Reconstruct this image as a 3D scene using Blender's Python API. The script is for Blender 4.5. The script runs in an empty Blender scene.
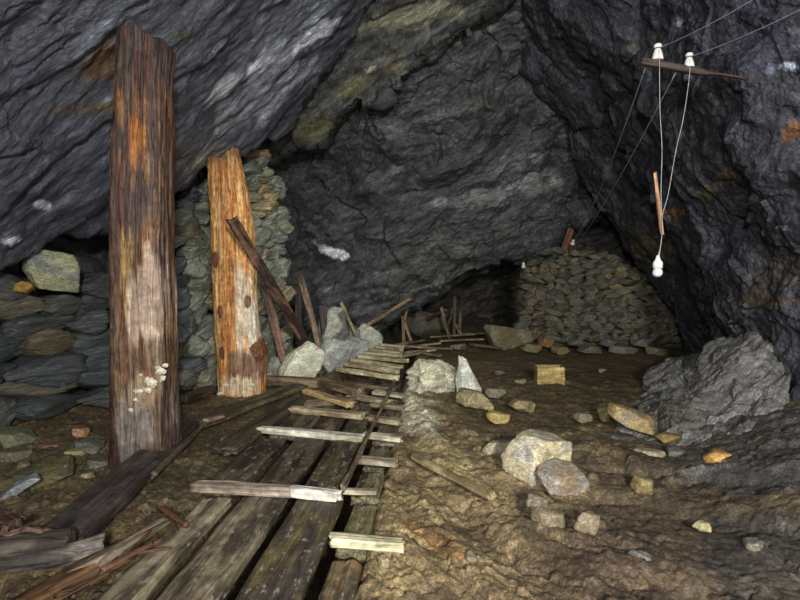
import bpy, math, random
import numpy as np
from mathutils import Vector, Matrix, Euler

# ------------------------------------------------------------------ camera, light, exposure
F = 533.0
CAMH = 1.3
PITCH = math.atan(23 / F)
sc = bpy.context.scene
cam_d = bpy.data.cameras.new('camera'); cam = bpy.data.objects.new('camera', cam_d)
sc.collection.objects.link(cam); sc.camera = cam
cam_d.sensor_width = 36; cam_d.lens = 36 * F / 800; cam_d.clip_start = 0.05
cam.location = (0, 0, CAMH); cam.rotation_euler = (math.pi / 2 - PITCH, 0, 0)
w = bpy.data.worlds.new('World'); sc.world = w; w.use_nodes = True
w.node_tree.nodes['Background'].inputs[0].default_value = (0.5, 0.55, 0.7, 1)
w.node_tree.nodes['Background'].inputs[1].default_value = 0.26

def lamp(name, loc, target, power, size, col, spot=None):
    d = bpy.data.lights.new(name, 'SPOT' if spot else 'AREA'); d.energy = power; d.color = col
    if spot:
        d.spot_size = math.radians(spot); d.spot_blend = 0.9; d.shadow_soft_size = size
    else:
        d.shape = 'DISK'; d.size = size
    o = bpy.data.objects.new(name, d); sc.collection.objects.link(o); o.location = loc
    o.rotation_euler = (Vector(target) - Vector(loc)).to_track_quat('-Z', 'Y').to_euler()
    return o
lamp('key_lamp', (1.0, -2.8, 2.5), (-0.1, 6, 1.0), 1250, 0.20, (1.0, 0.97, 0.92), 100)
lamp('hand_lamp', (0.8, -0.7, 1.5), (0.1, 5, 0.5), 185, 0.10, (1.0, 0.95, 0.86), 85)
lamp('slab_lamp', (1.2, 0.2, 1.2), (-2.2, 4.5, 3.0), 30, 0.3, (0.80, 0.88, 1.0), 110)
lamp('side_fill', (-0.9, -2.0, 2.2), (2.6, 6.5, 1.6), 650, 0.25, (0.93, 0.96, 1.0), 75)  # unseen fill, added to brighten the right wall
lamp('drift_lamp', (0.5, 3.4, 3.5), (-0.9, 7.6, 0.2), 170, 0.10, (1.0, 0.96, 0.88), 70)
sc.view_settings.view_transform = 'Standard'; sc.view_settings.look = 'None'
sc.view_settings.gamma = 1; sc.view_settings.use_curve_mapping = False
sc.view_settings.exposure = 0.55

# ------------------------------------------------------------------ numeric helpers
rng = np.random.default_rng(7)
_perm = rng.permutation(256); _perm = np.concatenate([_perm, _perm, _perm])
_g = rng.normal(size=(256, 3)); _g /= np.linalg.norm(_g, axis=1)[:, None]
def noise(p):
    p = np.asarray(p, float); i = np.floor(p).astype(int); f = p - i; i &= 255
    u = f * f * f * (f * (f * 6 - 15) + 10)
    r = 0
    for dx in (0, 1):
        wx = u[:, 0] if dx else 1 - u[:, 0]
        for dy in (0, 1):
            wy = u[:, 1] if dy else 1 - u[:, 1]
            for dz in (0, 1):
                wz = u[:, 2] if dz else 1 - u[:, 2]
                h = _perm[_perm[_perm[(i[:, 0] + dx) & 255] + ((i[:, 1] + dy) & 255)] + ((i[:, 2] + dz) & 255)]
                g = _g[h]
                r = r + wx * wy * wz * (g[:, 0] * (f[:, 0] - dx) + g[:, 1] * (f[:, 1] - dy) + g[:, 2] * (f[:, 2] - dz))
    return r * 1.5
def fbm(p, o=4, lac=2.03, gain=0.5):
    r = 0; a = 1; p = np.asarray(p, float)
    for k in range(o):
        r = r + a * noise(p + k * 17.3); p = p * lac; a *= gain
    return r
def ridged(p, o=3):
    r = 0; a = 1
    for k in range(o):
        r = r + a * (1 - 2 * np.abs(noise(p + k * 9.1))); p = p * 2.1; a *= 0.5
    return r
_cj = rng.random((256, 3)); _cv = rng.random(256)
def worley(p):
    """nearest distance, second nearest, and a random value per cell"""
    i = np.floor(p).astype(int); d1 = np.full(len(p), 9.0); d2 = np.full(len(p), 9.0); val = np.zeros(len(p))
    for dx in (-1, 0, 1):
        for dy in (-1, 0, 1):
            for dz in (-1, 0, 1):
                c = i + np.array([dx, dy, dz]); cc = c & 255
                h = _perm[_perm[_perm[cc[:, 0]] + cc[:, 1]] + cc[:, 2]]
                d = np.linalg.norm(c + _cj[h] - p, axis=1)
                nw = d < d1
                d2 = np.where(nw, d1, np.minimum(d2, d)); val = np.where(nw, _cv[h], val); d1 = np.where(nw, d, d1)
    return d1, d2, val
def facets(p):
    """broken-rock relief: each cell is a plane tilted its own way"""
    i = np.floor(p).astype(int); d1 = np.full(len(p), 9.0); val = np.zeros(len(p))
    for dx in (-1, 0, 1):
        for dy in (-1, 0, 1):
            for dz in (-1, 0, 1):
                c = i + np.array([dx, dy, dz]); cc = c & 255
                h = _perm[_perm[_perm[cc[:, 0]] + cc[:, 1]] + cc[:, 2]]
                o = p - c - _cj[h]; d = np.linalg.norm(o, axis=1); nw = d < d1
                val = np.where(nw, np.sum(o * _g[h], 1) + (_cv[h] - 0.5) * 0.7, val); d1 = np.where(nw, d, d1)
    return val
def ss(x, a, b):
    t = np.clip((x - a) / (b - a), 0, 1); return t * t * (3 - 2 * t)
def hexc(r, g, b):
    c = np.array([r, g, b]) / 255.0
    return np.where(c <= 0.04045, c / 12.92, ((c + 0.055) / 1.055) ** 2.4)
cp, sp = math.cos(PITCH), math.sin(PITCH)
def ray(px, py):
    a = (np.asarray(px, float) - 400) / F; b = (300 - np.asarray(py, float)) / F
    return np.stack([a, cp + b * sp, b * cp - sp], -1)
def P(px, py, Y):
    """the point of the mine that is Y metres ahead of the tripod on a line of sight"""
    r = ray(px, py); return np.array([0, 0, CAMH]) + r * (np.asarray(Y, float) / r[..., 1])[..., None]
def G(px, py, z=0.0):
    r = ray(px, py); t = (z - CAMH) / r[..., 2]; return np.array([0, 0, CAMH]) + r * np.asarray(t)[..., None]
def proj(v):
    x, y, z = v[:, 0], v[:, 1], v[:, 2] - CAMH
    d = y * cp - z * sp; b = y * sp + z * cp; d = np.where(d < 0.05, 0.05, d)
    return 400 + F * x / d, 300 - F * b / d
def WK(u, Y, z=0.1):
    return np.array([u + 0.0675 * Y, Y, z])

# ------------------------------------------------------------------ object helpers
def tag(o, label=None, cat=None, group=None, kind=None):
    if label: o['label'] = label
    if cat: o['category'] = cat
    if group: o['group'] = group
    if kind: o['kind'] = kind
    return o
def mesh_from(name, v, f, col=None, smooth=True):
    me = bpy.data.meshes.new(name); me.from_pydata([tuple(x) for x in v.tolist()] if isinstance(v, np.ndarray) else v, [], f)
    if smooth: me.shade_smooth()
    if col is not None:
        a = me.color_attributes.new('Col', 'FLOAT_COLOR', 'POINT')
        c = np.ones((len(v), 4)); c[:, :3] = col; a.data.foreach_set('color', c.ravel())
    me.update(); return me
def obj(name, me, mat, parent=None):
    o = bpy.data.objects.new(name, me); sc.collection.objects.link(o)
    if mat and not me.materials: me.materials.append(mat)
    if parent: o.parent = parent
    return o
def grid_faces(nr, nc, wrap=False):
    f = []
    for i in range(nr - 1):
        b = i * nc
        for j in range(nc - (0 if wrap else 1)):
            k = (j + 1) % nc
            f.append((b + j, b + k, b + nc + k, b + nc + j))
    return f
def grid_mesh(name, V, col, flip=False):
    nr, nc = V.shape[:2]; me = bpy.data.meshes.new(name)
    n = nr * nc; me.vertices.add(n); me.vertices.foreach_set('co', V.reshape(-1))
    a = np.arange(n).reshape(nr, nc)
    q = np.stack([a[:-1, :-1], a[:-1, 1:], a[1:, 1:], a[1:, :-1]], -1).reshape(-1, 4)
    if flip: q = q[:, ::-1]
    me.loops.add(q.size); me.loops.foreach_set('vertex_index', q.ravel().astype(np.int32))
    me.polygons.add(len(q)); me.polygons.foreach_set('loop_start', (np.arange(len(q)) * 4).astype(np.int32))
    me.update(calc_edges=True); me.shade_smooth()
    at = me.color_attributes.new('Col', 'FLOAT_COLOR', 'POINT')
    c = np.ones((n, 4)); c[:, :3] = col.reshape(-1, 3); at.data.foreach_set('color', c.ravel())
    return me
def normals(V):
    du = np.gradient(V, axis=1); dv = np.gradient(V, axis=0); n = np.cross(du, dv)
    l = np.linalg.norm(n, axis=2, keepdims=True); return n / np.where(l < 1e-9, 1, l)
def catmull(ctrl, n, axis):
    """interpolate a control lattice along one axis to n samples"""
    c = np.moveaxis(np.asarray(ctrl, float), axis, 0); m = len(c)
    t = np.linspace(0, m - 1, n); i = np.clip(np.floor(t).astype(int), 0, m - 2); f = (t - i).reshape((-1,) + (1,) * (c.ndim - 1))
    e = np.concatenate([[2 * c[0] - c[1]], c, [2 * c[-1] - c[-2]]])
    p0, p1, p2, p3 = e[i], e[i + 1], e[i + 2], e[i + 3]
    r = 0.5 * (2 * p1 + (p2 - p0) * f + (2 * p0 - 5 * p1 + 4 * p2 - p3) * f ** 2 + (3 * p1 - p0 - 3 * p2 + p3) * f ** 3)
    return np.moveaxis(r, 0, axis)

# ------------------------------------------------------------------ materials
def nodes(name):
    m = bpy.data.materials.new(name); m.use_nodes = True; nt = m.node_tree
    b = nt.nodes['Principled BSDF']; return m, nt, b
def N(nt, t, **k):
    n = nt.nodes.new(t)
    for a, v in k.items():
        if a.startswith('i_'):
            key = a[2:]; key = int(key) if key.isdigit() else key
            n.inputs[key].default_value = v
        else: setattr(n, a, v)
    return n
def ramp(nt, pts):
    r = nt.nodes.new('ShaderNodeValToRGB'); e = r.color_ramp.elements
    while len(e) < len(pts): e.new(0.5)
    for k, (p, v) in enumerate(pts):
        e[k].position = p; e[k].color = (v, v, v, 1) if not isinstance(v, tuple) else v
    return r
def rock_mat(name, euler=(0, 0, 0), stretch=5, scale=3.0, lo=0.35, hi=1.9, rough=(0.38, 0.75), bump=0.55, dist=0.03, speck=0.25, local=False, tint_rand=0.0, spec=0.5, grain=0.9):
    m, nt, b = nodes(name); L = nt.links.new
    tc = N(nt, 'ShaderNodeTexCoord'); src = tc.outputs['Object']
    oi = N(nt, 'ShaderNodeObjectInfo')
    if local:
        ad = N(nt, 'ShaderNodeVectorMath', operation='MULTIPLY_ADD'); L(src, ad.inputs[0]); ad.inputs[1].default_value = (0.22, 0.22, 0.22)
        cx = N(nt, 'ShaderNodeVectorMath', operation='SCALE'); cx.inputs[0].default_value = (13, 7, 19); L(oi.outputs['Random'], cx.inputs['Scale'])
        L(cx.outputs[0], ad.inputs[2]); src = ad.outputs[0]
    vr = N(nt, 'ShaderNodeVectorRotate', rotation_type='EULER_XYZ'); L(src, vr.inputs['Vector']); vr.inputs['Rotation'].default_value = euler
    wn = N(nt, 'ShaderNodeTexNoise', i_Scale=scale * 0.3, i_Detail=3); L(vr.outputs[0], wn.inputs['Vector'])
    wa = N(nt, 'ShaderNodeVectorMath', operation='MULTIPLY_ADD'); L(wn.outputs['Color'], wa.inputs[0]); wa.inputs[1].default_value = (0.25, 0.25, 0.25); L(vr.outputs[0], wa.inputs[2])
    mp = N(nt, 'ShaderNodeMapping'); L(wa.outputs[0], mp.inputs['Vector']); mp.inputs['Scale'].default_value = (1, 1, stretch)
    n1 = N(nt, 'ShaderNodeTexNoise', i_Scale=scale, i_Detail=9, i_Roughness=0.68); L(mp.outputs[0], n1.inputs['Vector'])
    n2 = N(nt, 'ShaderNodeTexNoise', i_Scale=scale * 5.5, i_Detail=6, i_Roughness=0.7); L(mp.outputs[0], n2.inputs['Vector'])
    n3 = N(nt, 'ShaderNodeTexNoise', i_Scale=scale * 9, i_Detail=4, i_Roughness=0.65); L(vr.outputs[0], n3.inputs['Vector'])
    r1 = ramp(nt, [(0.3, lo), (0.5, (lo + hi) * 0.36), (0.72, hi)]); L(n1.outputs[0], r1.inputs[0])
    r2 = ramp(nt, [(0.32, 0.45), (0.52, 0.9), (0.7, 1.6)]); L(n2.outputs[0], r2.inputs[0])
    col = N(nt, 'ShaderNodeVertexColor', layer_name='Col')
    m1 = N(nt, 'ShaderNodeMix', data_type='RGBA', blend_type='MULTIPLY'); m1.inputs[0].default_value = 1
    L(col.outputs[0], m1.inputs[6]); L(r1.outputs[0], m1.inputs[7])
    m2 = N(nt, 'ShaderNodeMix', data_type='RGBA', blend_type='MULTIPLY'); m2.inputs[0].default_value = 1
    L(m1.outputs[2], m2.inputs[6]); L(r2.outputs[0], m2.inputs[7])
    last = m2.outputs[2]
    n4 = N(nt, 'ShaderNodeTexNoise', i_Scale=scale * 16, i_Detail=5, i_Roughness=0.75); L(mp.outputs[0], n4.inputs['Vector'])
    r4 = ramp(nt, [(0.34, 0.42), (0.5, 0.95), (0.68, 1.9)]); L(n4.outputs[0], r4.inputs[0])
    m5 = N(nt, 'ShaderNodeMix', data_type='RGBA', blend_type='MULTIPLY'); m5.inputs[0].default_value = grain
    L(last, m5.inputs[6]); L(r4.outputs[0], m5.inputs[7]); last = m5.outputs[2]
    if tint_rand:
        rr = ramp(nt, [(0.0, (0.55, 0.6, 0.62, 1)), (0.35, (0.95, 0.98, 0.9, 1)), (0.65, (0.75, 0.8, 0.8, 1)), (0.86, (1.35, 1.25, 0.95, 1)), (1.0, (1.6, 1.1, 0.55, 1))])
        L(oi.outputs['Random'], rr.inputs[0])
        m3 = N(nt, 'ShaderNodeMix', data_type='RGBA', blend_type='MULTIPLY'); m3.inputs[0].default_value = tint_rand
        L(last, m3.inputs[6]); L(rr.outputs[0], m3.inputs[7]); last = m3.outputs[2]
    if speck:
        r3 = ramp(nt, [(0.66, 0.0), (0.74, 1.0)]); L(n3.outputs[0], r3.inputs[0])
        mm = N(nt, 'ShaderNodeMath', operation='MULTIPLY'); L(r3.outputs[0], mm.inputs[0]); mm.inputs[1].default_value = speck
        m4 = N(nt, 'ShaderNodeMix', data_type='RGBA'); L(mm.outputs[0], m4.inputs[0]); L(last, m4.inputs[6]); m4.inputs[7].default_value = (0.32, 0.33, 0.33, 1)
        last = m4.outputs[2]
    L(last, b.inputs['Base Color'])
    mr = N(nt, 'ShaderNodeMapRange'); L(n2.outputs[0], mr.inputs[0]); mr.inputs[1].default_value = 0.3; mr.inputs[2].default_value = 0.7
    mr.inputs[3].default_value = rough[1]; mr.inputs[4].default_value = rough[0]; L(mr.outputs[0], b.inputs['Roughness'])
    b.inputs['Specular IOR Level'].default_value = spec
    a1 = N(nt, 'ShaderNodeMath', operation='MULTIPLY_ADD'); L(n2.outputs[0], a1.inputs[0]); a1.inputs[1].default_value = 0.45; L(n1.outputs[0], a1.inputs[2])
    a2 = N(nt, 'ShaderNodeMath', operation='MULTIPLY_ADD'); L(n3.outputs[0], a2.inputs[0]); a2.inputs[1].default_value = 0.3; L(a1.outputs[0], a2.inputs[2])
    bp = N(nt, 'ShaderNodeBump'); bp.inputs['Strength'].default_value = bump; bp.inputs['Distance'].default_value = dist
    L(a2.outputs[0], bp.inputs['Height']); L(bp.outputs[0], b.inputs['Normal'])
    return m
def wood_mat(name, rough=0.7, lo=0.35, hi=1.7, bump=0.6, gs=1.0, fleck=0.0):
    m, nt, b = nodes(name); L = nt.links.new
    tc = N(nt, 'ShaderNodeTexCoord'); oi = N(nt, 'ShaderNodeObjectInfo')
    cx = N(nt, 'ShaderNodeVectorMath', operation='SCALE'); cx.inputs[0].default_value = (11, 5, 17); L(oi.outputs['Random'], cx.inputs['Scale'])
    ad = N(nt, 'ShaderNodeVectorMath', operation='ADD'); L(tc.outputs['Object'], ad.inputs[0]); L(cx.outputs[0], ad.inputs[1])
    mp = N(nt, 'ShaderNodeMapping'); L(ad.outputs[0], mp.inputs['Vector']); mp.inputs['Scale'].default_value = (1.6 * gs, 30 * gs, 30 * gs)
    n1 = N(nt, 'ShaderNodeTexNoise', i_Scale=1.0, i_Detail=7, i_Roughness=0.65, i_Distortion=0.25); L(mp.outputs[0], n1.inputs['Vector'])
    n2 = N(nt, 'ShaderNodeTexNoise', i_Scale=16.0, i_Detail=7, i_Roughness=0.7); L(ad.outputs[0], n2.inputs['Vector'])
    mp3 = N(nt, 'ShaderNodeMapping'); L(ad.outputs[0], mp3.inputs['Vector']); mp3.inputs['Scale'].default_value = (1.2 * gs, 13 * gs, 13 * gs)
    n3 = N(nt, 'ShaderNodeTexNoise', i_Scale=1.0, i_Detail=2); L(mp3.outputs[0], n3.inputs['Vector'])
    r1 = ramp(nt, [(0.3, lo), (0.5, (lo + hi) * 0.42), (0.7, hi)]); L(n1.outputs[0], r1.inputs[0])
    r2 = ramp(nt, [(0.32, 0.5), (0.5, 0.92), (0.62, 1.2), (0.72, 2.0)]); L(n2.outputs[0], r2.inputs[0])
    r3 = ramp(nt, [(0.47, 1.0), (0.5, 0.25), (0.53, 1.0)]); L(n3.outputs[0], r3.inputs[0])
    col = N(nt, 'ShaderNodeVertexColor', layer_name='Col'); last = col.outputs[0]
    for r in (r1, r2, r3):
        q = N(nt, 'ShaderNodeMix', data_type='RGBA', blend_type='MULTIPLY'); q.inputs[0].default_value = 1 if r is not r3 else 0.6
        L(last, q.inputs[6]); L(r.outputs[0], q.inputs[7]); last = q.outputs[2]
    if fleck:
        mf = N(nt, 'ShaderNodeMapping'); L(ad.outputs[0], mf.inputs['Vector']); mf.inputs['Scale'].default_value = (1, 2.2, 2.2)
        n5 = N(nt, 'ShaderNodeTexNoise', i_Scale=13, i_Detail=6, i_Roughness=0.7); L(mf.outputs[0], n5.inputs['Vector'])
        r5 = ramp(nt, [(0.57, 0.0), (0.63, fleck)]); L(n5.outputs[0], r5.inputs[0])
        q = N(nt, 'ShaderNodeMix', data_type='RGBA'); L(r5.outputs[0], q.inputs[0]); L(last, q.inputs[6]); q.inputs[7].default_value = (0.34, 0.31, 0.24, 1); last = q.outputs[2]
    L(last, b.inputs['Base Color']); b.inputs['Roughness'].default_value = rough
    b.inputs['Specular IOR Level'].default_value = 0.35
    a1 = N(nt, 'ShaderNodeMath', operation='MULTIPLY_ADD'); L(n2.outputs[0], a1.inputs[0]); a1.inputs[1].default_value = 0.6; L(n1.outputs[0], a1.inputs[2])
    a2 = N(nt, 'ShaderNodeMath', operation='MULTIPLY_ADD'); L(r3.outputs[0], a2.inputs[0]); a2.inputs[1].default_value = 0.5; L(a1.outputs[0], a2.inputs[2])
    bp = N(nt, 'ShaderNodeBump'); bp.inputs['Strength'].default_value = bump; bp.inputs['Distance'].default_value = 0.012
    L(a2.outputs[0], bp.inputs['Height']); L(bp.outputs[0], b.inputs['Normal'])
    return m
def plain(name, col, rough=0.5, metal=0, nscale=20, trans=0, var=0.3):
    m, nt, b = nodes(name); L = nt.links.new
    tc = N(nt, 'ShaderNodeTexCoord'); n = N(nt, 'ShaderNodeTexNoise', i_Scale=nscale, i_Detail=4); L(tc.outputs['Object'], n.inputs['Vector'])
    r = ramp(nt, [(0.3, tuple(np.clip(np.array(col) * (1 - var), 0, 1)) + (1,)), (0.7, tuple(np.clip(np.array(col) * (1 + var), 0, 1)) + (1,))]); L(n.outputs[0], r.inputs[0])
    L(r.outputs[0], b.inputs['Base Color']); b.inputs['Roughness'].default_value = rough; b.inputs['Metallic'].default_value = metal
    b.inputs['Transmission Weight'].default_value = trans
    return m
def aim_euler(v):
    """rotation that carries v onto z, for bedding"""
    return tuple(Vector(v).rotation_difference(Vector((0, 0, 1))).to_euler('XYZ'))
d = P(372, 0, 6.6) - P(110, 222, 5.1); d /= np.linalg.norm(d)
SL = (0.3365, -0.000496, -0.000386)
pn = np.cross(P(225, 150, 6.0) - P(0, 268, 4.3), P(0, 0, 2.97) - P(0, 268, 4.3)); pn /= np.linalg.norm(pn)
if pn @ (np.array([0, 0, CAMH]) - P(0, 268, 4.3)) < 0: pn = -pn
slab_m = np.cross(d, pn); slab_m /= np.linalg.norm(slab_m)
M = {}
M['slab'] = rock_mat('slab_rock', aim_euler(slab_m), 6, 3.2, rough=(0.36, 0.7), bump=0.7, speck=0.12, hi=2.1)
back_bed = np.array([-0.35, 0.25, 0.9]); back_bed /= np.linalg.norm(back_bed)
M['back'] = rock_mat('chamber_rock', aim_euler(back_bed), 4, 2.0, rough=(0.42, 0.8), bump=0.7, dist=0.05, speck=0.05)
right_bed = np.array([0.80, 0.05, 0.50]); right_bed /= np.linalg.norm(right_bed)
M['right'] = rock_mat('right_wall_rock', aim_euler(right_bed), 2.6, 2.6, rough=(0.33, 0.75), bump=0.8, dist=0.05, speck=0.05)
M['mud'] = rock_mat('wet_mud', aim_euler((0.1, 0.2, 1)), 1.0, 4.2, lo=0.5, hi=1.5, rough=(0.45, 0.85), bump=0.7, dist=0.03, speck=0.05)
M['stone'] = rock_mat('stacked_stone', (0.1, 0.2, 0), 6, 7, lo=0.4, hi=1.9, rough=(0.42, 0.8), bump=0.8, dist=0.02, speck=0.1, local=True, tint_rand=0.85)
M['rubble'] = rock_mat('rubble_stone', (0.1, 0.2, 0), 5, 8, lo=0.5, hi=2.0, rough=(0.5, 0.85), bump=0.5, dist=0.02, speck=0.1, local=True, tint_rand=0.75)
M['boulder'] = rock_mat('loose_rock', (0.4, 0.3, 0), 2, 7, lo=0.8, hi=1.9, rough=(0.5, 0.85), bump=0.6, dist=0.02, speck=0.12, grain=0.6)
M['outcrop'] = rock_mat('cleaved_rock', aim_euler((-0.6, 0.2, 0.75)), 5, 4, lo=0.45, hi=1.7, rough=(0.4, 0.75), bump=0.8, dist=0.03, speck=0.1)
M['wood'] = wood_mat('old_wood', 0.6, lo=.5, hi=1.5)
M['plank'] = wood_mat('mineral_crusted_plank', 0.6, lo=.5, hi=1.45, fleck=.6)
M['post'] = wood_mat('post_wood', 0.55, lo=0.62, hi=1.35, bump=0.8, gs=1.7)
M['pale'] = wood_mat('pale_wood', 0.75, lo=0.7, hi=1.3, bump=0.4)
M['porcelain'] = plain('glazed_porcelain', (0.72, 0.7, 0.62), 0.25, var=0.12)
M['bulb'] = plain('frosted_glass', (0.8, 0.82, 0.85), 0.2, trans=0.35, var=0.05)
M['wire'] = plain('weathered_wire', (0.36, 0.38, 0.42), 0.5, 0.2)
M['cord'] = plain('pale_cord', (0.42, 0.40, 0.36), 0.8)
M['rust'] = plain('rusty_iron', (0.16, 0.07, 0.035), 0.8, 0.3, nscale=60)
M['fungus'] = plain('dry_white_fungus', (0.55, 0.5, 0.38), 0.95, nscale=60)
M['card'] = wood_mat('box_board', 0.85, lo=0.75, hi=1.25, bump=0.2)

# ------------------------------------------------------------------ painting natural stains and some shade on surfaces
def stain_and_shade(col, V, spots):
    v = V.reshape(-1, 3); px, py = proj(v); c = col.reshape(-1, 3)
    nz = fbm(v * 3.1, 4) * 0.7
    for (x, y, rx, ry, ang, color, st) in spots:
        a = math.radians(ang); dx = px - x; dy = py - y
        q = np.sqrt(((dx * math.cos(a) + dy * math.sin(a)) / rx) ** 2 + ((-dx * math.sin(a) + dy * math.cos(a)) / ry) ** 2)
        m = (1 - ss(q + nz, 0.6, 1.1)) * st
        c[:] = c * (1 - m[:, None]) + np.array(color) * m[:, None]
    return c.reshape(col.shape)
def ledges(p, bed, spacing, amp, seed=0, warp=1.0, sharp=0.12):
    t = p @ bed / spacing + warp * fbm(p * 0.55 + seed, 3) + seed
    s = t - np.floor(t); k = np.floor(t)
    h = 0.6 + 0.8 * np.abs(np.sin(k * 12.9898 + seed) * 43758.5453 % 1)
    prof = np.where(s < 1 - sharp, s / (1 - sharp), (1 - s) / sharp)
    return amp * prof * h
def rock(V, bed, big=0.18, led=((0.5, 0.12), (0.17, 0.045)), cells=(1.4, 0.08), fine=0.02, seed=0, side=1, warp=1.0):
    n = normals(V) * side; p = V.reshape(-1, 3)
    h = fbm(p * 0.6 + seed, 3) * big
    for q, (spc, amp) in enumerate(led): h = h + ledges(p, bed, spc, amp, seed + q * 3.7, warp)
    st = p + (p @ bed)[:, None] * bed * 1.2
    if cells:
        for fr, am, wr in ((1, 1, .5), (2.6, .42, .5), (6.5, .17, .4)):
            h = h + facets(st * cells[0] * fr + fbm(p * fr, 2)[:, None] * wr + fr * 3) * cells[1] * am
    h = h + fbm(st * 3.5, 4) * fine * 1.6 + fbm(st * 12, 3) * fine * 0.5
    return V + n * h.reshape(V.shape[:2])[..., None]
def structure(name, V, col, mat, flip=False):
    o = obj(name, grid_mesh(name, V, col, flip), mat); o['kind'] = 'structure'; return o
def face_cam(V):
    n = normals(V); c = V.shape[0] // 2, V.shape[1] // 2
    return 1 if n[c] @ (np.array([0, 0, CAMH]) - V[c]) > 0 else -1

# ---- hanging roof slab, upper left
EDGE = np.array([(-340, 420), (-220, 360), (-110, 315), (0, 268), (30, 250), (62, 236), (110, 224), (150, 203), (190, 180), (235, 150), (285, 133), (302, 108), (318, 78), (345, 50), (360, 20), (376, -8), (400, -60), (450, -140)], float)
def slabY(px, py): return 1 / (SL[0] + SL[1] * px + SL[2] * py)
def edge_y(px): return np.interp(px, EDGE[:, 0], EDGE[:, 1])
nc, nr = 520, 330
ex = np.interp(np.linspace(0, 1, nc), np.linspace(0, 1, len(EDGE)), EDGE[:, 0]); ey = np.interp(np.linspace(0, 1, nc), np.linspace(0, 1, len(EDGE)), EDGE[:, 1])
en = np.stack([np.linspace(0, 42, nc), np.zeros(nc), np.zeros(nc)], 1)
ey = ey + fbm(en, 4) * 7
tx = np.linspace(-380, 520, nc); ty = np.full(nc, -420.0)
v = np.linspace(0, 1, nr - 24) ** 0.9
X = tx[None] * (1 - v[:, None]) + ex[None] * v[:, None]; Yp = ty[None] * (1 - v[:, None]) + ey[None] * v[:, None]
front = P(X, Yp, slabY(X, Yp))
wv = np.linspace(0, 1, 24)[1:]
back = np.stack([P(ex - 4 * q, ey - 22 * q, slabY(ex, ey) + 0.04 + 1.8 * q ** 1.5) for q in wv] + [P(ex - 6, ey - 40, slabY(ex, ey) + 3.0)])
V = np.concatenate([front, back]); sd = face_cam(V)
V2 = rock(V, slab_m, big=0.09, led=((0.9, 0.035), (0.31, 0.010)), cells=(1.2, 0.024), fine=0.012, seed=2, side=sd, warp=0.5)
col = np.ones(V.shape) * hexc(94, 97, 105)
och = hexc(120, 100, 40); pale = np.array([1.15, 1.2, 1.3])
col = stain_and_shade(col, V, [(102, 62, 34, 18, -40, hexc(92, 66, 36), .95), (80, 105, 60, 6, -8, hexc(112, 92, 52), .85), (178, 32, 20, 5, 10, hexc(92, 86, 52), .7), (70, 215, 90, 50, 0, hexc(66, 68, 82), .7), (40, 110, 70, 60, 0, hexc(76, 78, 88), .6), (100, 20, 60, 16, -20, hexc(118, 122, 132), .6),  # broad dark patches at left paint the dimmer light into the slab colour
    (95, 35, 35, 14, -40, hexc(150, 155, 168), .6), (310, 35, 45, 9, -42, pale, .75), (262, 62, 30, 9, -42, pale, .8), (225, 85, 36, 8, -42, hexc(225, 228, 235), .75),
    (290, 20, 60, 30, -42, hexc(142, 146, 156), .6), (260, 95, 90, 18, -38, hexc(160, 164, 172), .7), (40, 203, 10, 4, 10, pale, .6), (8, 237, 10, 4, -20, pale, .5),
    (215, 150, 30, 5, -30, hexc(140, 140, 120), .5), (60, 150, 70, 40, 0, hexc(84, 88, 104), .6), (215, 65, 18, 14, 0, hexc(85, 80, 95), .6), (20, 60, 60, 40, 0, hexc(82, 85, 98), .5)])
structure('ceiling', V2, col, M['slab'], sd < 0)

# ---- back wall: the great leaning face over the chamber
def lattice(rows, nr, nc):
    c = np.array(rows, float); c = catmull(catmull(c, nr, 0), nc, 1)
    return P(c[..., 0], c[..., 1], 1 / c[..., 2])
def L3(rows): return [[(x, y, 1 / Y) for x, y, Y in r] for r in rows]
back_rows = L3([
    [(60, -300, 5.6), (180, -300, 5.3), (300, -300, 5.0), (400, -300, 4.8), (480, -300, 4.8), (560, -300, 4.8), (640, -300, 5.0), (720, -300, 5.2)],
    [(80, -120, 7.4), (190, -120, 7.0), (300, -120, 6.4), (390, -120, 6.1), (470, -120, 6.1), (550, -120, 6.1), (640, -120, 6.3), (720, -120, 6.6)],
    [(90, 0, 8.6), (200, 0, 8.2), (300, 0, 7.6), (385, 0, 7.0), (465, 0, 7.0), (545, 0, 7.2), (630, 0, 7.6), (720, 0, 8.0)],
    [(100, 80, 9.3), (210, 80, 9.0), (300, 80, 8.5), (385, 80, 8.0), (465, 80, 8.0), (545, 80, 8.2), (630, 80, 8.6), (720, 80, 9)],
    [(110, 160, 9.9), (215, 160, 9.8), (300, 160, 9.4), (385, 160, 8.8), (465, 160, 8.8), (545, 160, 9.0), (630, 160, 9.3), (720, 160, 9.8)],
    [(115, 240, 10.3), (220, 240, 10.5), (300, 240, 10.2), (372, 240, 9.6), (450, 225, 9.5), (530, 208, 9.7), (610, 188, 10), (720, 200, 10.4)],
    [(120, 350, 11), (220, 352, 11), (310, 345, 10.8), (372, 330, 10.4), (430, 291, 10.3), (522, 252, 10.2), (585, 214, 10.4), (720, 240, 10.8)],
    [(120, 356, 12), (220, 350, 12), (310, 338, 12.2), (372, 318, 12), (430, 280, 12), (522, 240, 11.8), (585, 205, 12), (720, 230, 12)]])
V = lattice(back_rows, 430, 520); sd = face_cam(V)
V2 = rock(V, back_bed, big=0.3, led=((1.1, 0.10), (0.37, 0.03)), cells=(1.0, 0.09), fine=0.022, seed=11, side=sd, warp=1.1)
col = np.ones(V.shape) * hexc(82, 84, 84)
olive = hexc(120, 116, 78)
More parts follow.
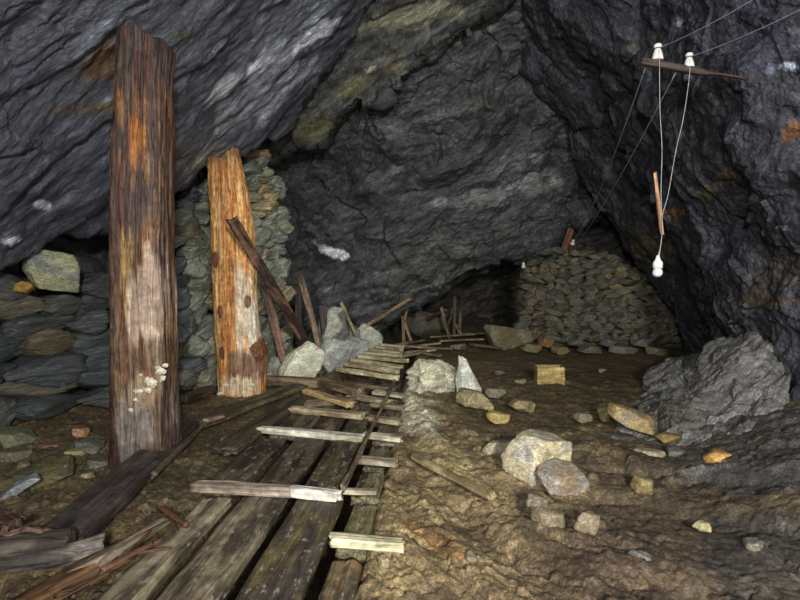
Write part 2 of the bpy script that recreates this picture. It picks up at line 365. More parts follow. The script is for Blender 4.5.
col = stain_and_shade(col, V, [(420, 10, 50, 16, -8, hexc(160, 155, 110), .8), (370, 68, 50, 14, -22, hexc(110, 108, 96), .7), (315, 120, 30, 18, -15, hexc(112, 108, 60), .7), (440, 35, 60, 12, -12, hexc(105, 103, 95), .6),
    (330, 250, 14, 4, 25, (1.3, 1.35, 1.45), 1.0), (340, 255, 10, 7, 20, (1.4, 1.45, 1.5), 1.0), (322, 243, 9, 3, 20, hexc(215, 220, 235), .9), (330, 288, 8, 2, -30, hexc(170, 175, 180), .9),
    (505, 188, 60, 9, -12, hexc(150, 150, 148), .8), (512, 160, 40, 8, -10, hexc(135, 136, 136), .7), (380, 175, 40, 10, -20, hexc(112, 114, 112), .6), (560, 205, 40, 8, 10, hexc(110, 112, 112), .6), (420, 280, 60, 10, -18, hexc(112, 116, 104), .7), (345, 215, 30, 6, -25, hexc(110, 112, 110), .6), (470, 235, 60, 10, -12, hexc(115, 116, 114), .6), (435, 110, 60, 7, -20, hexc(118, 118, 114), .6), (440, 250, 70, 30, -15, hexc(88, 92, 84), .6), (500, 110, 60, 40, 0, hexc(62, 64, 60), .6), (330, 180, 50, 40, 0, hexc(58, 60, 62), .5), (560, 70, 30, 30, 0, hexc(90, 90, 92), .4)])
structure('wall_back', V2, col, M['back'], sd < 0)

# ---- stepped olive ledges of the roof, beyond the hanging slab
LE = np.array([(200, 190), (262, 160), (292, 146), (322, 142), (338, 112), (372, 98), (402, 80), (428, 58), (462, 38), (490, 6), (530, -40), (600, -130)], float)
nc = 340; tt = np.linspace(0, 1, nc); ex = np.interp(tt, np.linspace(0, 1, len(LE)), LE[:, 0]); ey = np.interp(tt, np.linspace(0, 1, len(LE)), LE[:, 1]) + fbm(np.stack([tt * 30, tt * 0, tt * 0], 1), 4) * 7
v = np.linspace(0, 1, 170); tx = np.linspace(120, 640, nc)
X = tx[None] * (1 - v[:, None]) + ex[None] * v[:, None]; Yp = -330 * (1 - v[:, None]) + ey[None] * v[:, None]
lY = lambda x, y: 1 / np.interp(y, [-330, -120, 0, 150, 200], [1 / 4.5, 1 / 5.7, 1 / 6.75, 1 / 8.1, 1 / 8.6])
V = np.concatenate([P(X, Yp, lY(X, Yp)), np.stack([P(ex - 2 * q, ey - 10 * q, lY(ex, ey) + .03 + 1.6 * q ** 1.5) for q in np.linspace(0, 1, 16)[1:]])])
sd = face_cam(V); lb = np.cross(P(462, 38, 7) - P(322, 142, 8), np.array([0, .3, -1.])); ldir = P(462, 38, 7) - P(322, 142, 8); ldir /= np.linalg.norm(ldir)
lm = np.array([0, 0, 1.0]) - ldir * ldir[2]; lm /= np.linalg.norm(lm)
V2 = rock(V, lm, big=0.12, led=((0.62, 0.15), (0.2, 0.04)), cells=(1.4, 0.05), fine=0.02, seed=15, side=sd, warp=0.5)
col = np.ones(V.shape) * hexc(84, 84, 82)
col = stain_and_shade(col, V, [(420, 12, 46, 16, -10, hexc(145, 142, 116), .85), (360, 84, 44, 8, -22, hexc(128, 122, 92), .8), (312, 124, 26, 14, -10, hexc(98, 96, 62), .8), (400, 45, 50, 8, -24, hexc(110, 108, 98), .6), (370, 70, 8, 3, -20, hexc(190, 185, 150), .9)])
structure('ceiling', V2, col, rock_mat('ledge_rock', aim_euler(lm), 6, 3, rough=(.4, .75), bump=.7, speck=.1), sd < 0)

# ---- right wall
right_rows = L3([
    [(560, -300, 9), (430, -300, 5.4), (520, -300, 4.4), (640, -300, 3.6), (760, -300, 3.0), (900, -300, 2.5), (1060, -300, 2.1)],
    [(600, -120, 10), (470, -120, 6.4), (545, -120, 5.3), (645, -120, 4.4), (740, -120, 3.7), (860, -120, 3.2), (1020, -120, 2.7)],
    [(620, 0, 10.5), (508, 0, 7.5), (575, 0, 6.3), (650, 0, 5.2), (722, 0, 4.45), (810, 0, 3.8), (980, 0, 3.1)],
    [(640, 100, 11), (548, 100, 8.4), (600, 100, 7.2), (660, 95, 5.8), (738, 85, 4.25), (820, 90, 3.75), (980, 90, 3.1)],
    [(680, 200, 11), (604, 205, 9.3), (644, 200, 7.9), (690, 195, 6.1), (750, 190, 4.8), (822, 190, 3.95), (980, 190, 3.2)],
    [(720, 285, 10.8), (660, 285, 9.1), (684, 285, 7.7), (712, 285, 5.9), (760, 280, 4.9), (822, 280, 4.1), (980, 280, 3.3)],
    [(740, 365, 10), (696, 362, 8.8), (712, 362, 7.6), (730, 366, 6.0), (772, 378, 5.0), (832, 390, 4.2), (980, 420, 3.3)],
    [(760, 400, 10), (712, 400, 8.6), (730, 402, 7.4), (750, 410, 6.0), (790, 430, 5.0), (860, 460, 4.1), (1000, 520, 3.2)]])
V = lattice(right_rows, 430, 520); sd = face_cam(V[:, 120:])
V2 = rock(V, right_bed, big=0.22, led=((0.8, 0.10), (0.27, 0.03)), cells=(1.5, 0.065), fine=0.02, seed=23, side=sd, warp=0.8)
col = np.ones(V.shape) * hexc(68, 68, 74)
col = stain_and_shade(col, V, [(690, 210, 12, 6, 0, hexc(130, 95, 50), .7), (655, 240, 24, 14, -20, hexc(105, 88, 58), .6), (780, 270, 20, 30, 20, hexc(90, 78, 60), .5), (730, 180, 26, 7, -50, hexc(110, 98, 70), .7), (795, 130, 10, 10, 0, hexc(130, 85, 45), .8),
    (790, 70, 16, 5, 5, hexc(225, 230, 255), .9), (773, 72, 6, 6, 0, hexc(150, 155, 185), .7), (675, 25, 8, 10, 30, hexc(180, 184, 195), .8), (640, 45, 12, 10, 0, hexc(98, 96, 80), .6), (683, 342, 8, 12, 0, hexc(140, 100, 45), .7), (775, 300, 30, 8, 0, hexc(95, 80, 55), .6),
    (660, 240, 40, 30, 0, hexc(85, 78, 62), .5), (770, 35, 40, 40, 0, hexc(68, 68, 84), .6), (625, 20, 30, 30, 0, hexc(84, 84, 94), .5), (700, 150, 26, 12, 40, hexc(88, 84, 84), .5)])
structure('wall_right', V2, col, M['right'], sd < 0)

# ---- far end of the drift, seen through the low opening
far_rows = L3([
    [(300, 150, 13.0), (420, 150, 14.5), (500, 150, 14.5), (560, 150, 12.6), (620, 150, 11.6), (760, 150, 11.4)],
    [(300, 250, 13.0), (420, 240, 15.5), (500, 240, 15.2), (560, 230, 12.8), (620, 220, 11.6), (760, 230, 11.2)],
    [(300, 310, 13.0), (420, 300, 15.5), (500, 300, 15.2), (560, 300, 12.8), (620, 290, 11.4), (760, 300, 11.0)],
    [(300, 390, 13.0), (420, 380, 15.5), (500, 380, 15.0), (560, 380, 12.8), (620, 380, 11.2), (760, 380, 10.8)]])
V = lattice(far_rows, 160, 220); sd = face_cam(V)
V2 = rock(V, back_bed, big=0.4, led=((0.5, 0.12), (0.2, 0.05)), cells=(1.2, 0.12), fine=0.03, seed=31, side=sd)
col = np.ones(V.shape) * hexc(78, 74, 64)
structure('wall_far', V2, col, M['back'], sd < 0)

# ---- rock face behind the stacked stones
A = np.array([-4.9, 2.45]); B = np.array([-1.33, 7.75]); WL = np.linalg.norm(B - A); wd = (B - A) / WL; wn_ = np.array([wd[1], -wd[0]])
s = np.linspace(-1.5, WL + 0.1, 150); zz = np.linspace(-0.3, 3.6, 110)
S, Z = np.meshgrid(s, zz); V = np.stack([A[0] + wd[0] * S - wn_[0] * (0.42 + 0.12 * Z), A[1] + wd[1] * S - wn_[1] * (0.42 + 0.12 * Z), Z], -1)
V[:, -12:, 0] -= np.linspace(0, 1.5, 12)[None]; V[:, -12:, 1] += np.linspace(0, 0.6, 12)[None]
sd = face_cam(V)
V2 = rock(V, np.array([0.2, 0, 1.0]), big=0.1, led=((0.3, 0.06),), cells=(2.5, 0.08), fine=0.02, seed=41, side=sd)
structure('wall_left', V2, np.ones(V.shape) * hexc(52, 55, 56), M['right'], sd < 0)

# ---- floor
def polyd(x, y, pts):
    d = np.full(x.shape, 99.0)
    for a, b in zip(pts[:-1], pts[1:]):
        ax, ay, bx, by = a[0], a[1], b[0], b[1]; L2 = (bx - ax) ** 2 + (by - ay) ** 2
        t = np.clip(((x - ax) * (bx - ax) + (y - ay) * (by - ay)) / L2, 0, 1)
        d = np.minimum(d, np.hypot(x - ax - t * (bx - ax), y - ay - t * (by - ay)))
    return d
def gl(*pp): return [G(a, b)[:2] for a, b in pp]
ruts = [(gl((402, 400), (425, 470), (490, 540), (560, 600), (640, 680)), 0.10, 0.05), (gl((440, 420), (480, 480), (560, 540), (690, 600)), 0.12, 0.035),
        (gl((395, 470), (420, 530), (470, 600), (500, 660)), 0.07, 0.04), (gl((560, 490), (640, 500), (700, 520), (790, 550)), 0.08, 0.04), (gl((470, 500), (560, 520), (650, 560), (760, 600)), 0.07, 0.03),
        (gl((600, 470), (680, 480), (800, 520)), 0.06, 0.03)]
banks = [(gl((400, 385), (410, 420), (425, 450)), 0.25, 0.05), (gl((385, 480), (405, 520), (440, 575)), 0.13, 0.04), (gl((430, 430), (500, 500), (600, 560)), 0.12, 0.04), (gl((590, 450), (700, 480), (800, 500)), 0.15, 0.05), (gl((505, 520), (600, 540), (740, 590)), 0.12, 0.04)]
def floor_base(x, y):
    u = x - 0.0675 * y; z = np.zeros_like(x)
    z = z - 0.05 * np.exp(-((x + 1.9) ** 2 + (y - 3.5) ** 2) / .5)
    z = z - 0.26 * ss(u, -1.36, -1.26) * (1 - ss(u, -0.5, -0.28))
    z = z + 0.02 * ss(-u, 1.45, 2.0) * ss(y, 2.5, 3.5) - 0.12 * ss(-u, 1.3, 1.7) * (1 - ss(y, 2.0, 2.9))
    wx = 0.9 + 0.62 * y * 0.72
    z = z + 0.34 * ss(x, wx * 0.7, wx * 1.3) * ss(y, 1.5, 3) * (1 - ss(y, 4.6, 6.5))
    for pts, wdt, dep in ruts: z = z - dep * np.exp(-(polyd(x, y, pts) / wdt) ** 2)
    for pts, wdt, dep in banks: z = z + dep * np.exp(-(polyd(x, y, pts) / wdt) ** 2)
    return z
def floor_z(x, y): return float(floor_base(np.array([x]), np.array([y]))[0])
Ys = np.concatenate([np.linspace(-2.2, 1.15, 24), np.geomspace(1.2, 17, 560)]); us = np.linspace(-1, 1, 620)
YY = np.repeat(Ys[:, None], len(us), 1); XX = us[None] * (np.maximum(Ys, 1)[:, None] * 0.88 + 1.0)
z = floor_base(XX.ravel(), YY.ravel()); p = np.stack([XX.ravel(), YY.ravel(), z * 0], 1)
d_ = np.array([0.5, -0.866, 0]); e_ = np.array([0.866, 0.5, 0])
st = np.stack([p @ d_ * 0.6, p @ e_ * 1.6, p[:, 0] * 0], 1)
far = ss(p[:, 1], 5.5, 8.5)
amp = 1 - 0.55 * far
cr = lambda q, wd_: np.exp(-np.abs(fbm(q, 3)) / wd_)
z = z + fbm(p * 0.7, 2) * 0.05 + (fbm(st * 3, 4) * 0.018 + fbm(st * 11, 4) * 0.007 - cr(st * 2.6 + 3, .035) * .03 - cr(st * 7 + 9, .05) * .012 + facets(np.stack([p[:, 0] * 4, p[:, 1] * 6, z * 0], 1) + fbm(p * 3, 2)[:, None] * .5) * .010 + facets(np.stack([p[:, 0] * 15, p[:, 1] * 20, z * 0], 1) + fbm(p * 9, 2)[:, None] * .5) * .005 + fbm(st * 30, 3) * .004) * amp
d1, d2, val = worley(np.stack([p[:, 0] * 3.5, p[:, 1] * 5.0, z * 0], 1) + fbm(p * 2, 2)[:, None] * 0.7)
rocky = 0.5 + 0.5 * ss(fbm(p * 0.6 + 4, 2), -0.2, 0.35)
z = z + ((val > 0.55) * (val - 0.5) * 0.08 * (1 - ss(d1, 0.15, 0.5))) * rocky * amp
d1, d2, val = worley(np.stack([p[:, 0] * 10, p[:, 1] * 14, z * 0], 1))
z = z + ((val > 0.55) * (val - 0.4) * 0.035 * (1 - ss(d1, 0.1, 0.5))) * amp + fbm(p * 18, 3) * 0.003
V = np.stack([XX, YY, z.reshape(XX.shape)], -1)
col = np.ones(V.shape) * hexc(118, 101, 72)
pale = hexc(160, 158, 142)
col = stain_and_shade(col, V, [(700, 520, 170, 110, 0, hexc(82, 70, 54), .85), (780, 460, 110, 55, 0, hexc(84, 80, 76), .95), (740, 425, 110, 34, 0, hexc(92, 88, 82), .9), (470, 500, 130, 90, 20, hexc(150, 130, 94), .85), (580, 400, 140, 36, 0, hexc(96, 84, 56), .8), (412, 408, 22, 46, -35, hexc(218, 210, 178), .9), (440, 455, 40, 20, 30, hexc(162, 146, 102), .8),  # dark lower-right patches, here and below, paint light falloff into the mud
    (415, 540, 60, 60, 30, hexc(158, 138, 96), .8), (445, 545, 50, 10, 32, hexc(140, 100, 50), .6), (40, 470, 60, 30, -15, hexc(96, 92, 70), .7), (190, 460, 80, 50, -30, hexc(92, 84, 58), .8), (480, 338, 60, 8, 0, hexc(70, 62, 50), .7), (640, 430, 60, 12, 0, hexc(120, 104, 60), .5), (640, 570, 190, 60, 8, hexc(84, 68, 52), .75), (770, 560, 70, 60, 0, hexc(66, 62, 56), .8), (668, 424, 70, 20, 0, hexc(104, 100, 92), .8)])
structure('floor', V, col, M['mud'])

# ------------------------------------------------------------------ stones
def ico(n):
    me = bpy.data.meshes.new('t'); import bmesh
    bm = bmesh.new(); bmesh.ops.create_icosphere(bm, subdivisions=n, radius=1); bm.to_mesh(me)
    v = np.array([x.co[:] for x in bm.verts]); f = [[q.index for q in fc.verts] for fc in bm.faces]; bm.free(); bpy.data.meshes.remove(me)
    return v, f
ICO4, ICO5 = ico(4), ico(5)
def stone_verts(seed, level=4, nplanes=14, rnd=0.06, flat=True, amp=0.05, cut=(0.55, 0.95)):
    rnd *= .55; r = np.random.default_rng(seed); v, f = ICO4 if level == 4 else ICO5
    n = r.normal(size=(nplanes, 3)); n /= np.linalg.norm(n, axis=1)[:, None]; dd = r.uniform(cut[0], cut[1], nplanes)
    if flat:
        n = np.concatenate([n, [(0.08, 0.05, 1), (-0.05, 0.07, -1), (1, 0.1, 0.1), (-1, -0.2, 0.1), (0.1, -1, 0.1)]]); n /= np.linalg.norm(n, axis=1)[:, None]
        dd = np.concatenate([dd, [0.62, 0.62, 0.85, 0.85, 0.7]])
    k = np.maximum(v @ n.T, 1e-3) / dd                       # the surface is where the largest k r = 1
    e = 1 / rnd; rr = 1 / (np.sum(k ** e, 1) ** (1 / e))
    rr = np.minimum(rr, 1.25)
    out = v * rr[:, None]; o2 = out + seed * 3.3
    out = out * (1 + amp * fbm(o2 * 2.2, 3) + amp * 0.35 * fbm(o2 * 9, 3))[:, None]
    lay = np.stack([o2[:, 0], o2[:, 1], o2[:, 2] * 6], 1); out = out * (1 + amp * 0.6 * fbm(lay * 1.3, 2))[:, None]
    return out, f
variants = []
for k in range(14):
    v, f = stone_verts(100 + k, 4, 13, 0.035, amp=.06, cut=(.5, .9))
    v = v / (v.max(0) - v.min(0)); c = np.ones(v.shape) * hexc(104, 110, 103)
    variants.append((mesh_from('stone_shape', v, f, c)))
def block_verts(seed):
    r = np.random.default_rng(seed); v, f = ICO4
    n = np.array([(1, 0, 0), (-1, 0, 0), (0, 1, 0), (0, -1, 0), (0, 0, 1), (0, 0, -1)], float) + r.normal(size=(6, 3)) * .17
    n = np.concatenate([n, r.normal(size=(7, 3)) * (1, 1, 1)]); n /= np.linalg.norm(n, axis=1)[:, None]
    dd = np.concatenate([r.uniform(.8, 1, 2), r.uniform(.8, 1, 2), r.uniform(.8, 1, 2), r.uniform(.98, 1.25, 7)])
    k = np.maximum(v @ n.T, 1e-3) / dd; e = 55
    out = v / (np.sum(k ** e, 1) ** (1 / e))[:, None]; q = out + seed * 2.7
    out[:, 2] *= 1.05 - r.uniform(.35, .7) * np.clip(np.abs(out[:, 0] + r.uniform(-.3, .3)), 0, 1) ** 1.4; out[:, 2] += out[:, 0] * r.uniform(-.2, .2)
    lz = q[:, 2] * 3.2 + fbm(q * .9, 2) * .6; sw = lz - np.floor(lz)
    side = ss(np.hypot(out[:, 0], out[:, 1]), .3, .8)
    out = out * (1 + .04 * fbm(q * 1.7, 3) + .05 * facets(q * 2.4) + .03 * facets(q * 6))[:, None]
    out[:, :2] *= (1 - side * .13 * sw * (.4 + _cv[np.floor(lz).astype(int) & 255]))[:, None]
    out = out * (1 + .03 * fbm(np.stack([q[:, 0] * 2, q[:, 1] * 2, q[:, 2] * 12], 1), 3))[:, None]
    return out, f
variants = []; rub = []; lit = []
for k in range(16):
    v, f = block_verts(100 + k); v = v / (v.max(0) - v.min(0))
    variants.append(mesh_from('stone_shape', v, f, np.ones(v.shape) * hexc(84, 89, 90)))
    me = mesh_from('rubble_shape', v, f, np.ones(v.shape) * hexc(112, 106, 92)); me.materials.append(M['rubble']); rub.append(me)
    lit.append(mesh_from('stone_shape', v, f, np.ones(v.shape) * hexc(140, 142, 128)))  # paler copies: brighter light on the right-hand stack put into the colour
def place(name, k, loc, dims, rot, vs=None):
    vs = vs or variants
    o = obj(name, vs[k % len(vs)], M['stone']); o.location = loc; o.scale = dims; o.rotation_euler = rot
    return o
random.seed(5)
wall_ang = math.atan2(wd[1], wd[0])
zc = 0.02; n_st = 0
while zc < 3.25:
    ch = random.uniform(0.15, 0.24) if zc < 1.5 else random.uniform(0.11, 0.17)
    sx = 0.3 + random.random() * 0.3
    while sx < WL:
        near = sx < WL * 0.55
        ln = random.uniform(0.28, 0.62) if near else random.uniform(0.2, 0.36)
        h = ch * random.uniform(0.9, 1.35)
        q = A + wd * (sx + ln / 2); j = random.uniform(-0.05, 0.05)
        q = q + wn_ * (j - 0.1 * zc)
        c = np.array([q[0], q[1], zc + ch / 2]); px, py = proj(c[None]); px, py = px[0], py[0]
        endx = np.interp(py, [130, 150, 180, 220, 300, 345, 380], [262, 264, 283, 291, 291, 296, 296]) - 8
        ok = px > -45 and px < endx and py > edge_y(px) + 9 and not (112 < px < 168 and py > 60) and not (217 < px < 244)
        if 60 < px < 112 and py < edge_y(px) + 22: ok = False
        if 22 < px < 82 and py < 292 and py > 240: ok = False
        if ok:
            tilt = random.uniform(-0.2, 0.12) - (0.45 * random.random() if not near else 0)
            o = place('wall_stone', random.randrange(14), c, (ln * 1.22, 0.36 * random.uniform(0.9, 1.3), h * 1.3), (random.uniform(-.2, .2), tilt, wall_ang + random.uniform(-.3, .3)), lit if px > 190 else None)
            if px < 112: tag(o, 'flat grey stone in the dry-stacked wall left of the thick dark post', 'stone', 'stacked stones left of the thick post')
            elif px < 217: tag(o, 'flat grey stone in the dry-stacked wall between the two upright posts', 'stone', 'stacked stones between the posts')
            else: tag(o, 'angular grey-green stone in the stacked wall right of the orange post', 'stone', 'stacked stones right of the orange post')
            n_st += 1
        sx += ln * random.uniform(0.9, 0.98)
    zc += ch * 0.93
print('stack stones', n_st)

def boulder(name, px, py, Y, w, h, dep, seed, color, label, rot=(0, 0, 0), npl=12, rnd=0.05, spots=None, group=None, cat='rock', z=None, amp=0.05, color2=None, point=0.0, lean_=0.0):
    """px,py = middle of its foot as seen, Y = distance; w,h,dep in metres"""
    v, f = stone_verts(seed, 5 if w > 0.3 else 4, npl, rnd, True, amp)
    v = (v - (v.max(0) + v.min(0)) / 2) / (v.max(0) - v.min(0)) * np.array([w, dep, h])
    if point:
        t = np.clip(v[:, 2] / h + .5, 0, 1); v[:, 0] = v[:, 0] * (1 - point * t) + lean_ * w * t; v[:, 1] *= 1 - point * t * .6
    R = np.array(Euler(rot).to_matrix()); v = v @ R.T
    v[:, 2] -= v[:, 2].min()
    c = np.ones(v.shape) * np.array(color)
    if color2 is not None:
        m = ss(fbm(v * 2.2 / max(w, 0.2) + seed, 3), -0.05, 0.3)[:, None]; c = c * (1 - m) + np.array(color2) * m
    q = P(px, py, Y) if z is None else G(px, py, z)
    o = obj(name, mesh_from(name, v, f, c), M['boulder'])
    o.location = (q[0], q[1], q[2] - 0.12 * h)
    tag(o, label, cat, group); return o
W1 = hexc(206, 206, 184); W2 = hexc(180, 182, 166); GR = hexc(146, 150, 142); YL = hexc(160, 146, 102); OC = hexc(150, 128, 86); DK = hexc(90, 94, 84)
def gy(py, z=0.0): return float(G(400, py, z)[1])
B_ = boulder
B_('stone', 52, 288, 4.75, 0.44, 0.36, 0.3, 211, hexc(150, 150, 118), 'large pale yellowish stone wedged under the roof slab, top of the left stack', (0, 0.1, 0.6), cat='stone', color2=hexc(125, 128, 118))
B_('stone', 24, 292, 4.6, 0.16, 0.1, 0.2, 212, hexc(170, 130, 60), 'small rusty yellow stone left of the large pale stone under the slab', (0, 0.2, 0.6), cat='stone')
B_('rock', 302, 384, gy(384), 0.44, 0.60, 0.25, 221, W1, 'tall cream rock leaning beside the boardwalk, right of the orange post', (0.15, 0.45, 0.3), color2=hexc(190, 190, 165))
B_('rock', 277, 380, gy(380), 0.36, 0.36, 0.3, 222, hexc(110, 112, 98), 'rounded grey-brown rock between orange post and cream rock', (0, 0, 0.5), color2=GR)
B_('rock', 334, 371, gy(371), 0.46, 0.52, 0.3, 223, GR, 'rounded grey rock with pale face, right of the tall cream rock', (0, 0.2, 0.3), color2=W2)
B_('rock', 352, 362, gy(360), 0.55, 0.42, 0.4, 224, hexc(176, 180, 172), 'broad pale grey rock beside the far boardwalk slats', (0, 0.25, 0.2), color2=GR)
B_('rock', 334, 351, 8.2, 0.46, 0.80, 0.35, 225, hexc(160, 162, 146), 'tall upright grey-green rock standing behind the broad pale rock', (0, -0.1, 0.2), color2=DK)
B_('rock', 368, 350, gy(351), 0.52, 0.42, 0.3, 226, W2, 'pointed pale rock at the far left edge of the boardwalk', (0, 0.5, 0.2), color2=W1)
B_('rock', 352, 345, 9.2, 0.3, 0.34, 0.3, 227, GR, 'small grey rock under the leaning thin stick', (0, 0.1, 0.2))
B_('rock', 318, 352, 8.2, 0.3, 0.45, 0.3, 228, hexc(105, 110, 112), 'bluish grey rock behind the leaning boards', (0, 0.1, 0.4))
B_('rock', 287, 352, 7.9, 0.36, 0.5, 0.3, 229, hexc(104, 104, 84), 'dark olive rock at the foot of the stacked wall behind leaning boards', (0, 0.1, 0.4))
B_('rock', 434, 392, gy(391), 0.84, 0.40, 0.5, 231, hexc(182, 178, 150), 'large pale lumpy rock on the mud right of the boardwalk', (0.1, 0.1, 0.4), color2=hexc(156, 152, 130), amp=0.2, rnd=.2, point=.4)
B_('rock', 470, 394, gy(394), 0.36, 0.50, 0.26, 232, W2, 'narrow pointed pale rock standing upright right of the lumpy rock', (0, 0, 0.2), npl=18, color2=W1, point=.8, lean_=-.3, amp=.09)
B_('rock', 474, 407, gy(409), 0.34, 0.17, 0.3, 233, hexc(150, 138, 100), 'low tan rock at the foot of the pointed pale rock', (0, 0.15, 0.3), color2=hexc(128, 118, 96))
B_('rock', 496, 396, gy(398), 0.22, 0.10, 0.2, 234, hexc(125, 118, 98), 'small brown rock in the row between pointed rock and box', (0, 0, 0.3))
B_('rock', 521, 411, gy(411), 0.28, 0.12, 0.25, 235, hexc(138, 126, 88), 'flat tan rock in the mud behind the big central rock', (0, 0.1, 0.6), color2=YL)
B_('rock', 497, 421, gy(421), 0.2, 0.09, 0.2, 236, hexc(170, 150, 90), 'small yellow-tan rock below the flat tan rock', (0, 0.1, 0.2))
B_('rock', 536, 477, 3.55, 0.44, 0.31, 0.36, 237, hexc(178, 166, 132), 'big angular cream-yellow rock in the middle of the muddy floor', (0.12, 0.12, 0.5), npl=9, rnd=0.035, color2=hexc(160, 154, 138))
B_('rock', 560, 490, 3.28, 0.32, 0.10, 0.26, 238, hexc(142, 122, 98), 'flat pinkish-grey slab of rock leaning against the big central rock', (0.35, 0.2, 0.3), npl=8, color2=hexc(140, 132, 122))
B_('rock', 497, 450, gy(450), 0.26, 0.08, 0.16, 239, hexc(150, 142, 115), 'small pale rock left of the big central rock', (0, 0, 0.4))
B_('rock', 631, 431, gy(431), 0.40, 0.17, 0.26, 240, hexc(150, 130, 88), 'wedge-shaped tan rock before the grey outcrop', (0.1, 0.22, -0.1), npl=9, color2=hexc(130, 118, 92))
B_('rock', 668, 441, gy(441), 0.2, 0.06, 0.18, 241, hexc(140, 118, 70), 'small flat ochre rock right of the wedge-shaped tan rock', (0, 0.1, 0.1))
B_('rock', 650, 457, gy(457), 0.22, 0.07, 0.16, 242, hexc(140, 132, 105), 'flat pale rock in mud below the wedge-shaped tan rock', (0, 0, 0.2))
B_('rock', 719, 468, gy(466), 0.24, 0.14, 0.18, 243, hexc(176, 138, 72), 'bright ochre lump of rock on the dark slope at right', (0, 0.1, 0.1))
B_('rock', 582, 420, gy(420), 0.16, 0.08, 0.14, 244, hexc(120, 112, 88), 'small grey-brown rock in the mud left of the wedge-shaped rock', (0, 0, 0.1))
B_('rock', 605, 420, gy(418), 0.12, 0.13, 0.12, 245, hexc(128, 112, 70), 'small upright brown rock touching the wedge-shaped rock', (0, 0.1, 0.1))
B_('rock', 644, 492, gy(492), 0.13, 0.10, 0.12, 246, hexc(120, 108, 66), 'small olive rock alone in the dark mud at right', (0, 0.1, 0.1))
B_('rock', 586, 530, gy(531), 0.13, 0.10, 0.12, 247, hexc(130, 116, 92), 'round brown rock half sunk in mud in the near foreground', (0, 0.1, 0.1))
B_('rock', 550, 526, gy(526), 0.18, 0.09, 0.14, 248, hexc(120, 108, 84), 'dull brown rock left of the round sunken rock', (0, 0.1, 0.3))
B_('rock', 536, 508, gy(510), 0.12, 0.08, 0.10, 249, hexc(110, 100, 80), 'small dark rock below the big central rock', (0, 0.1, 0.3))
B_('rock', 701, 530, gy(533), 0.08, 0.05, 0.07, 250, hexc(170, 160, 120), 'tiny pale yellow stone on the dark slope at lower right', (0, 0.1, 0.3))
B_('rock', 755, 553, gy(556), 0.14, 0.07, 0.1, 251, hexc(110, 104, 90), 'dark rock with pale edge near the lower right corner', (0, 0.1, 0.3))
B_('rock', 788, 455, 4.1, 0.3, 0.14, 0.2, 252, hexc(80, 82, 92), 'dark bluish rock at the foot of the right wall', (0, 0.1, 0.3))
B_('boulder', 505, 349, 9.9, 0.95, 0.48, 0.6, 253, hexc(112, 102, 72), 'brown boulder at the mouth of the low opening, left of the rubble wall', (0, 0.1, 0.2), color2=hexc(128, 122, 100), cat='rock')
B_('boulder', 424, 334, 12.7, 1.05, 0.62, 0.5, 254, hexc(88, 86, 76), 'distant brown-grey boulder left of the low opening behind the sticks', (0, 0.1, 0.2), color2=hexc(104, 94, 72), cat='rock')
for i, (x, y, w_, h_, c_) in enumerate([(532, 352, .5, .22, (122, 108, 76)), (560, 353, .4, .2, (128, 112, 80)), (590, 353, .55, .18, (112, 108, 88)), (622, 354, .6, .2, (104, 104, 92)), (655, 355, .45, .2, (112, 102, 78)), (545, 346, .3, .24, (140, 108, 66)), (575, 346, .35, .2, (112, 108, 92)), (608, 346, .3, .22, (104, 108, 102)), (640, 346, .35, .22, (110, 104, 92))]):
    B_('rock', x, y, 9.1 if y > 350 else 9.45, w_ * .8, h_ * .7, .3, 260 + i, hexc(*c_), 'loose rock in the row lying at the foot of the distant rubble wall', (0, .1, .2), group='rocks along the foot of the rubble wall')
# mossy slabs and stones left of the thick post
B_('rock', 12, 446, 4.1, .36, .14, .3, 281, hexc(112, 114, 88), 'rounded olive stone at the foot of the left stack', (0, .1, .2), cat='stone')
B_('rock', 46, 480, 3.4, .36, .09, .30, 282, hexc(96, 90, 56), 'broad mossy yellow-green stone left of the thick post', (0.2, -.2, .2), cat='stone', color2=hexc(80, 78, 54))
B_('rock', 4, 494, 3.3, .22, .1, .2, 283, hexc(96, 88, 54), 'mossy stone cut by the left picture edge, beside a thin grey slab', (0, -.1, .2), cat='stone')
B_('rock', 18, 500, 3.15, .30, .05, .12, 284, hexc(120, 125, 125), 'thin grey pointed slab lying on the mossy stones', (0.3, -.55, .1), cat='stone')
B_('rock', 51, 449, 4.0, .17, .05, .1, 285, hexc(130, 88, 86), 'small reddish-pink stone behind the mossy stones', (0, 0, .2), cat='stone')
B_('rock', 81, 436, 4.2, .12, .08, .1, 286, hexc(165, 125, 95), 'small pale pinkish stone near the foot of the thick post', (0, 0, .2), cat='stone')
B_('rock', 88, 452, 3.9, .22, .10, .2, 287, hexc(95, 95, 85), 'dark stone close beside the foot of the thick post', (0, 0, .2), cat='stone')
B_('rock', 76, 455, 3.8, .14, .05, .12, 288, hexc(150, 140, 100), 'small crumbly cream stone between dark stone and mossy stone', (0, 0, .2), cat='stone')

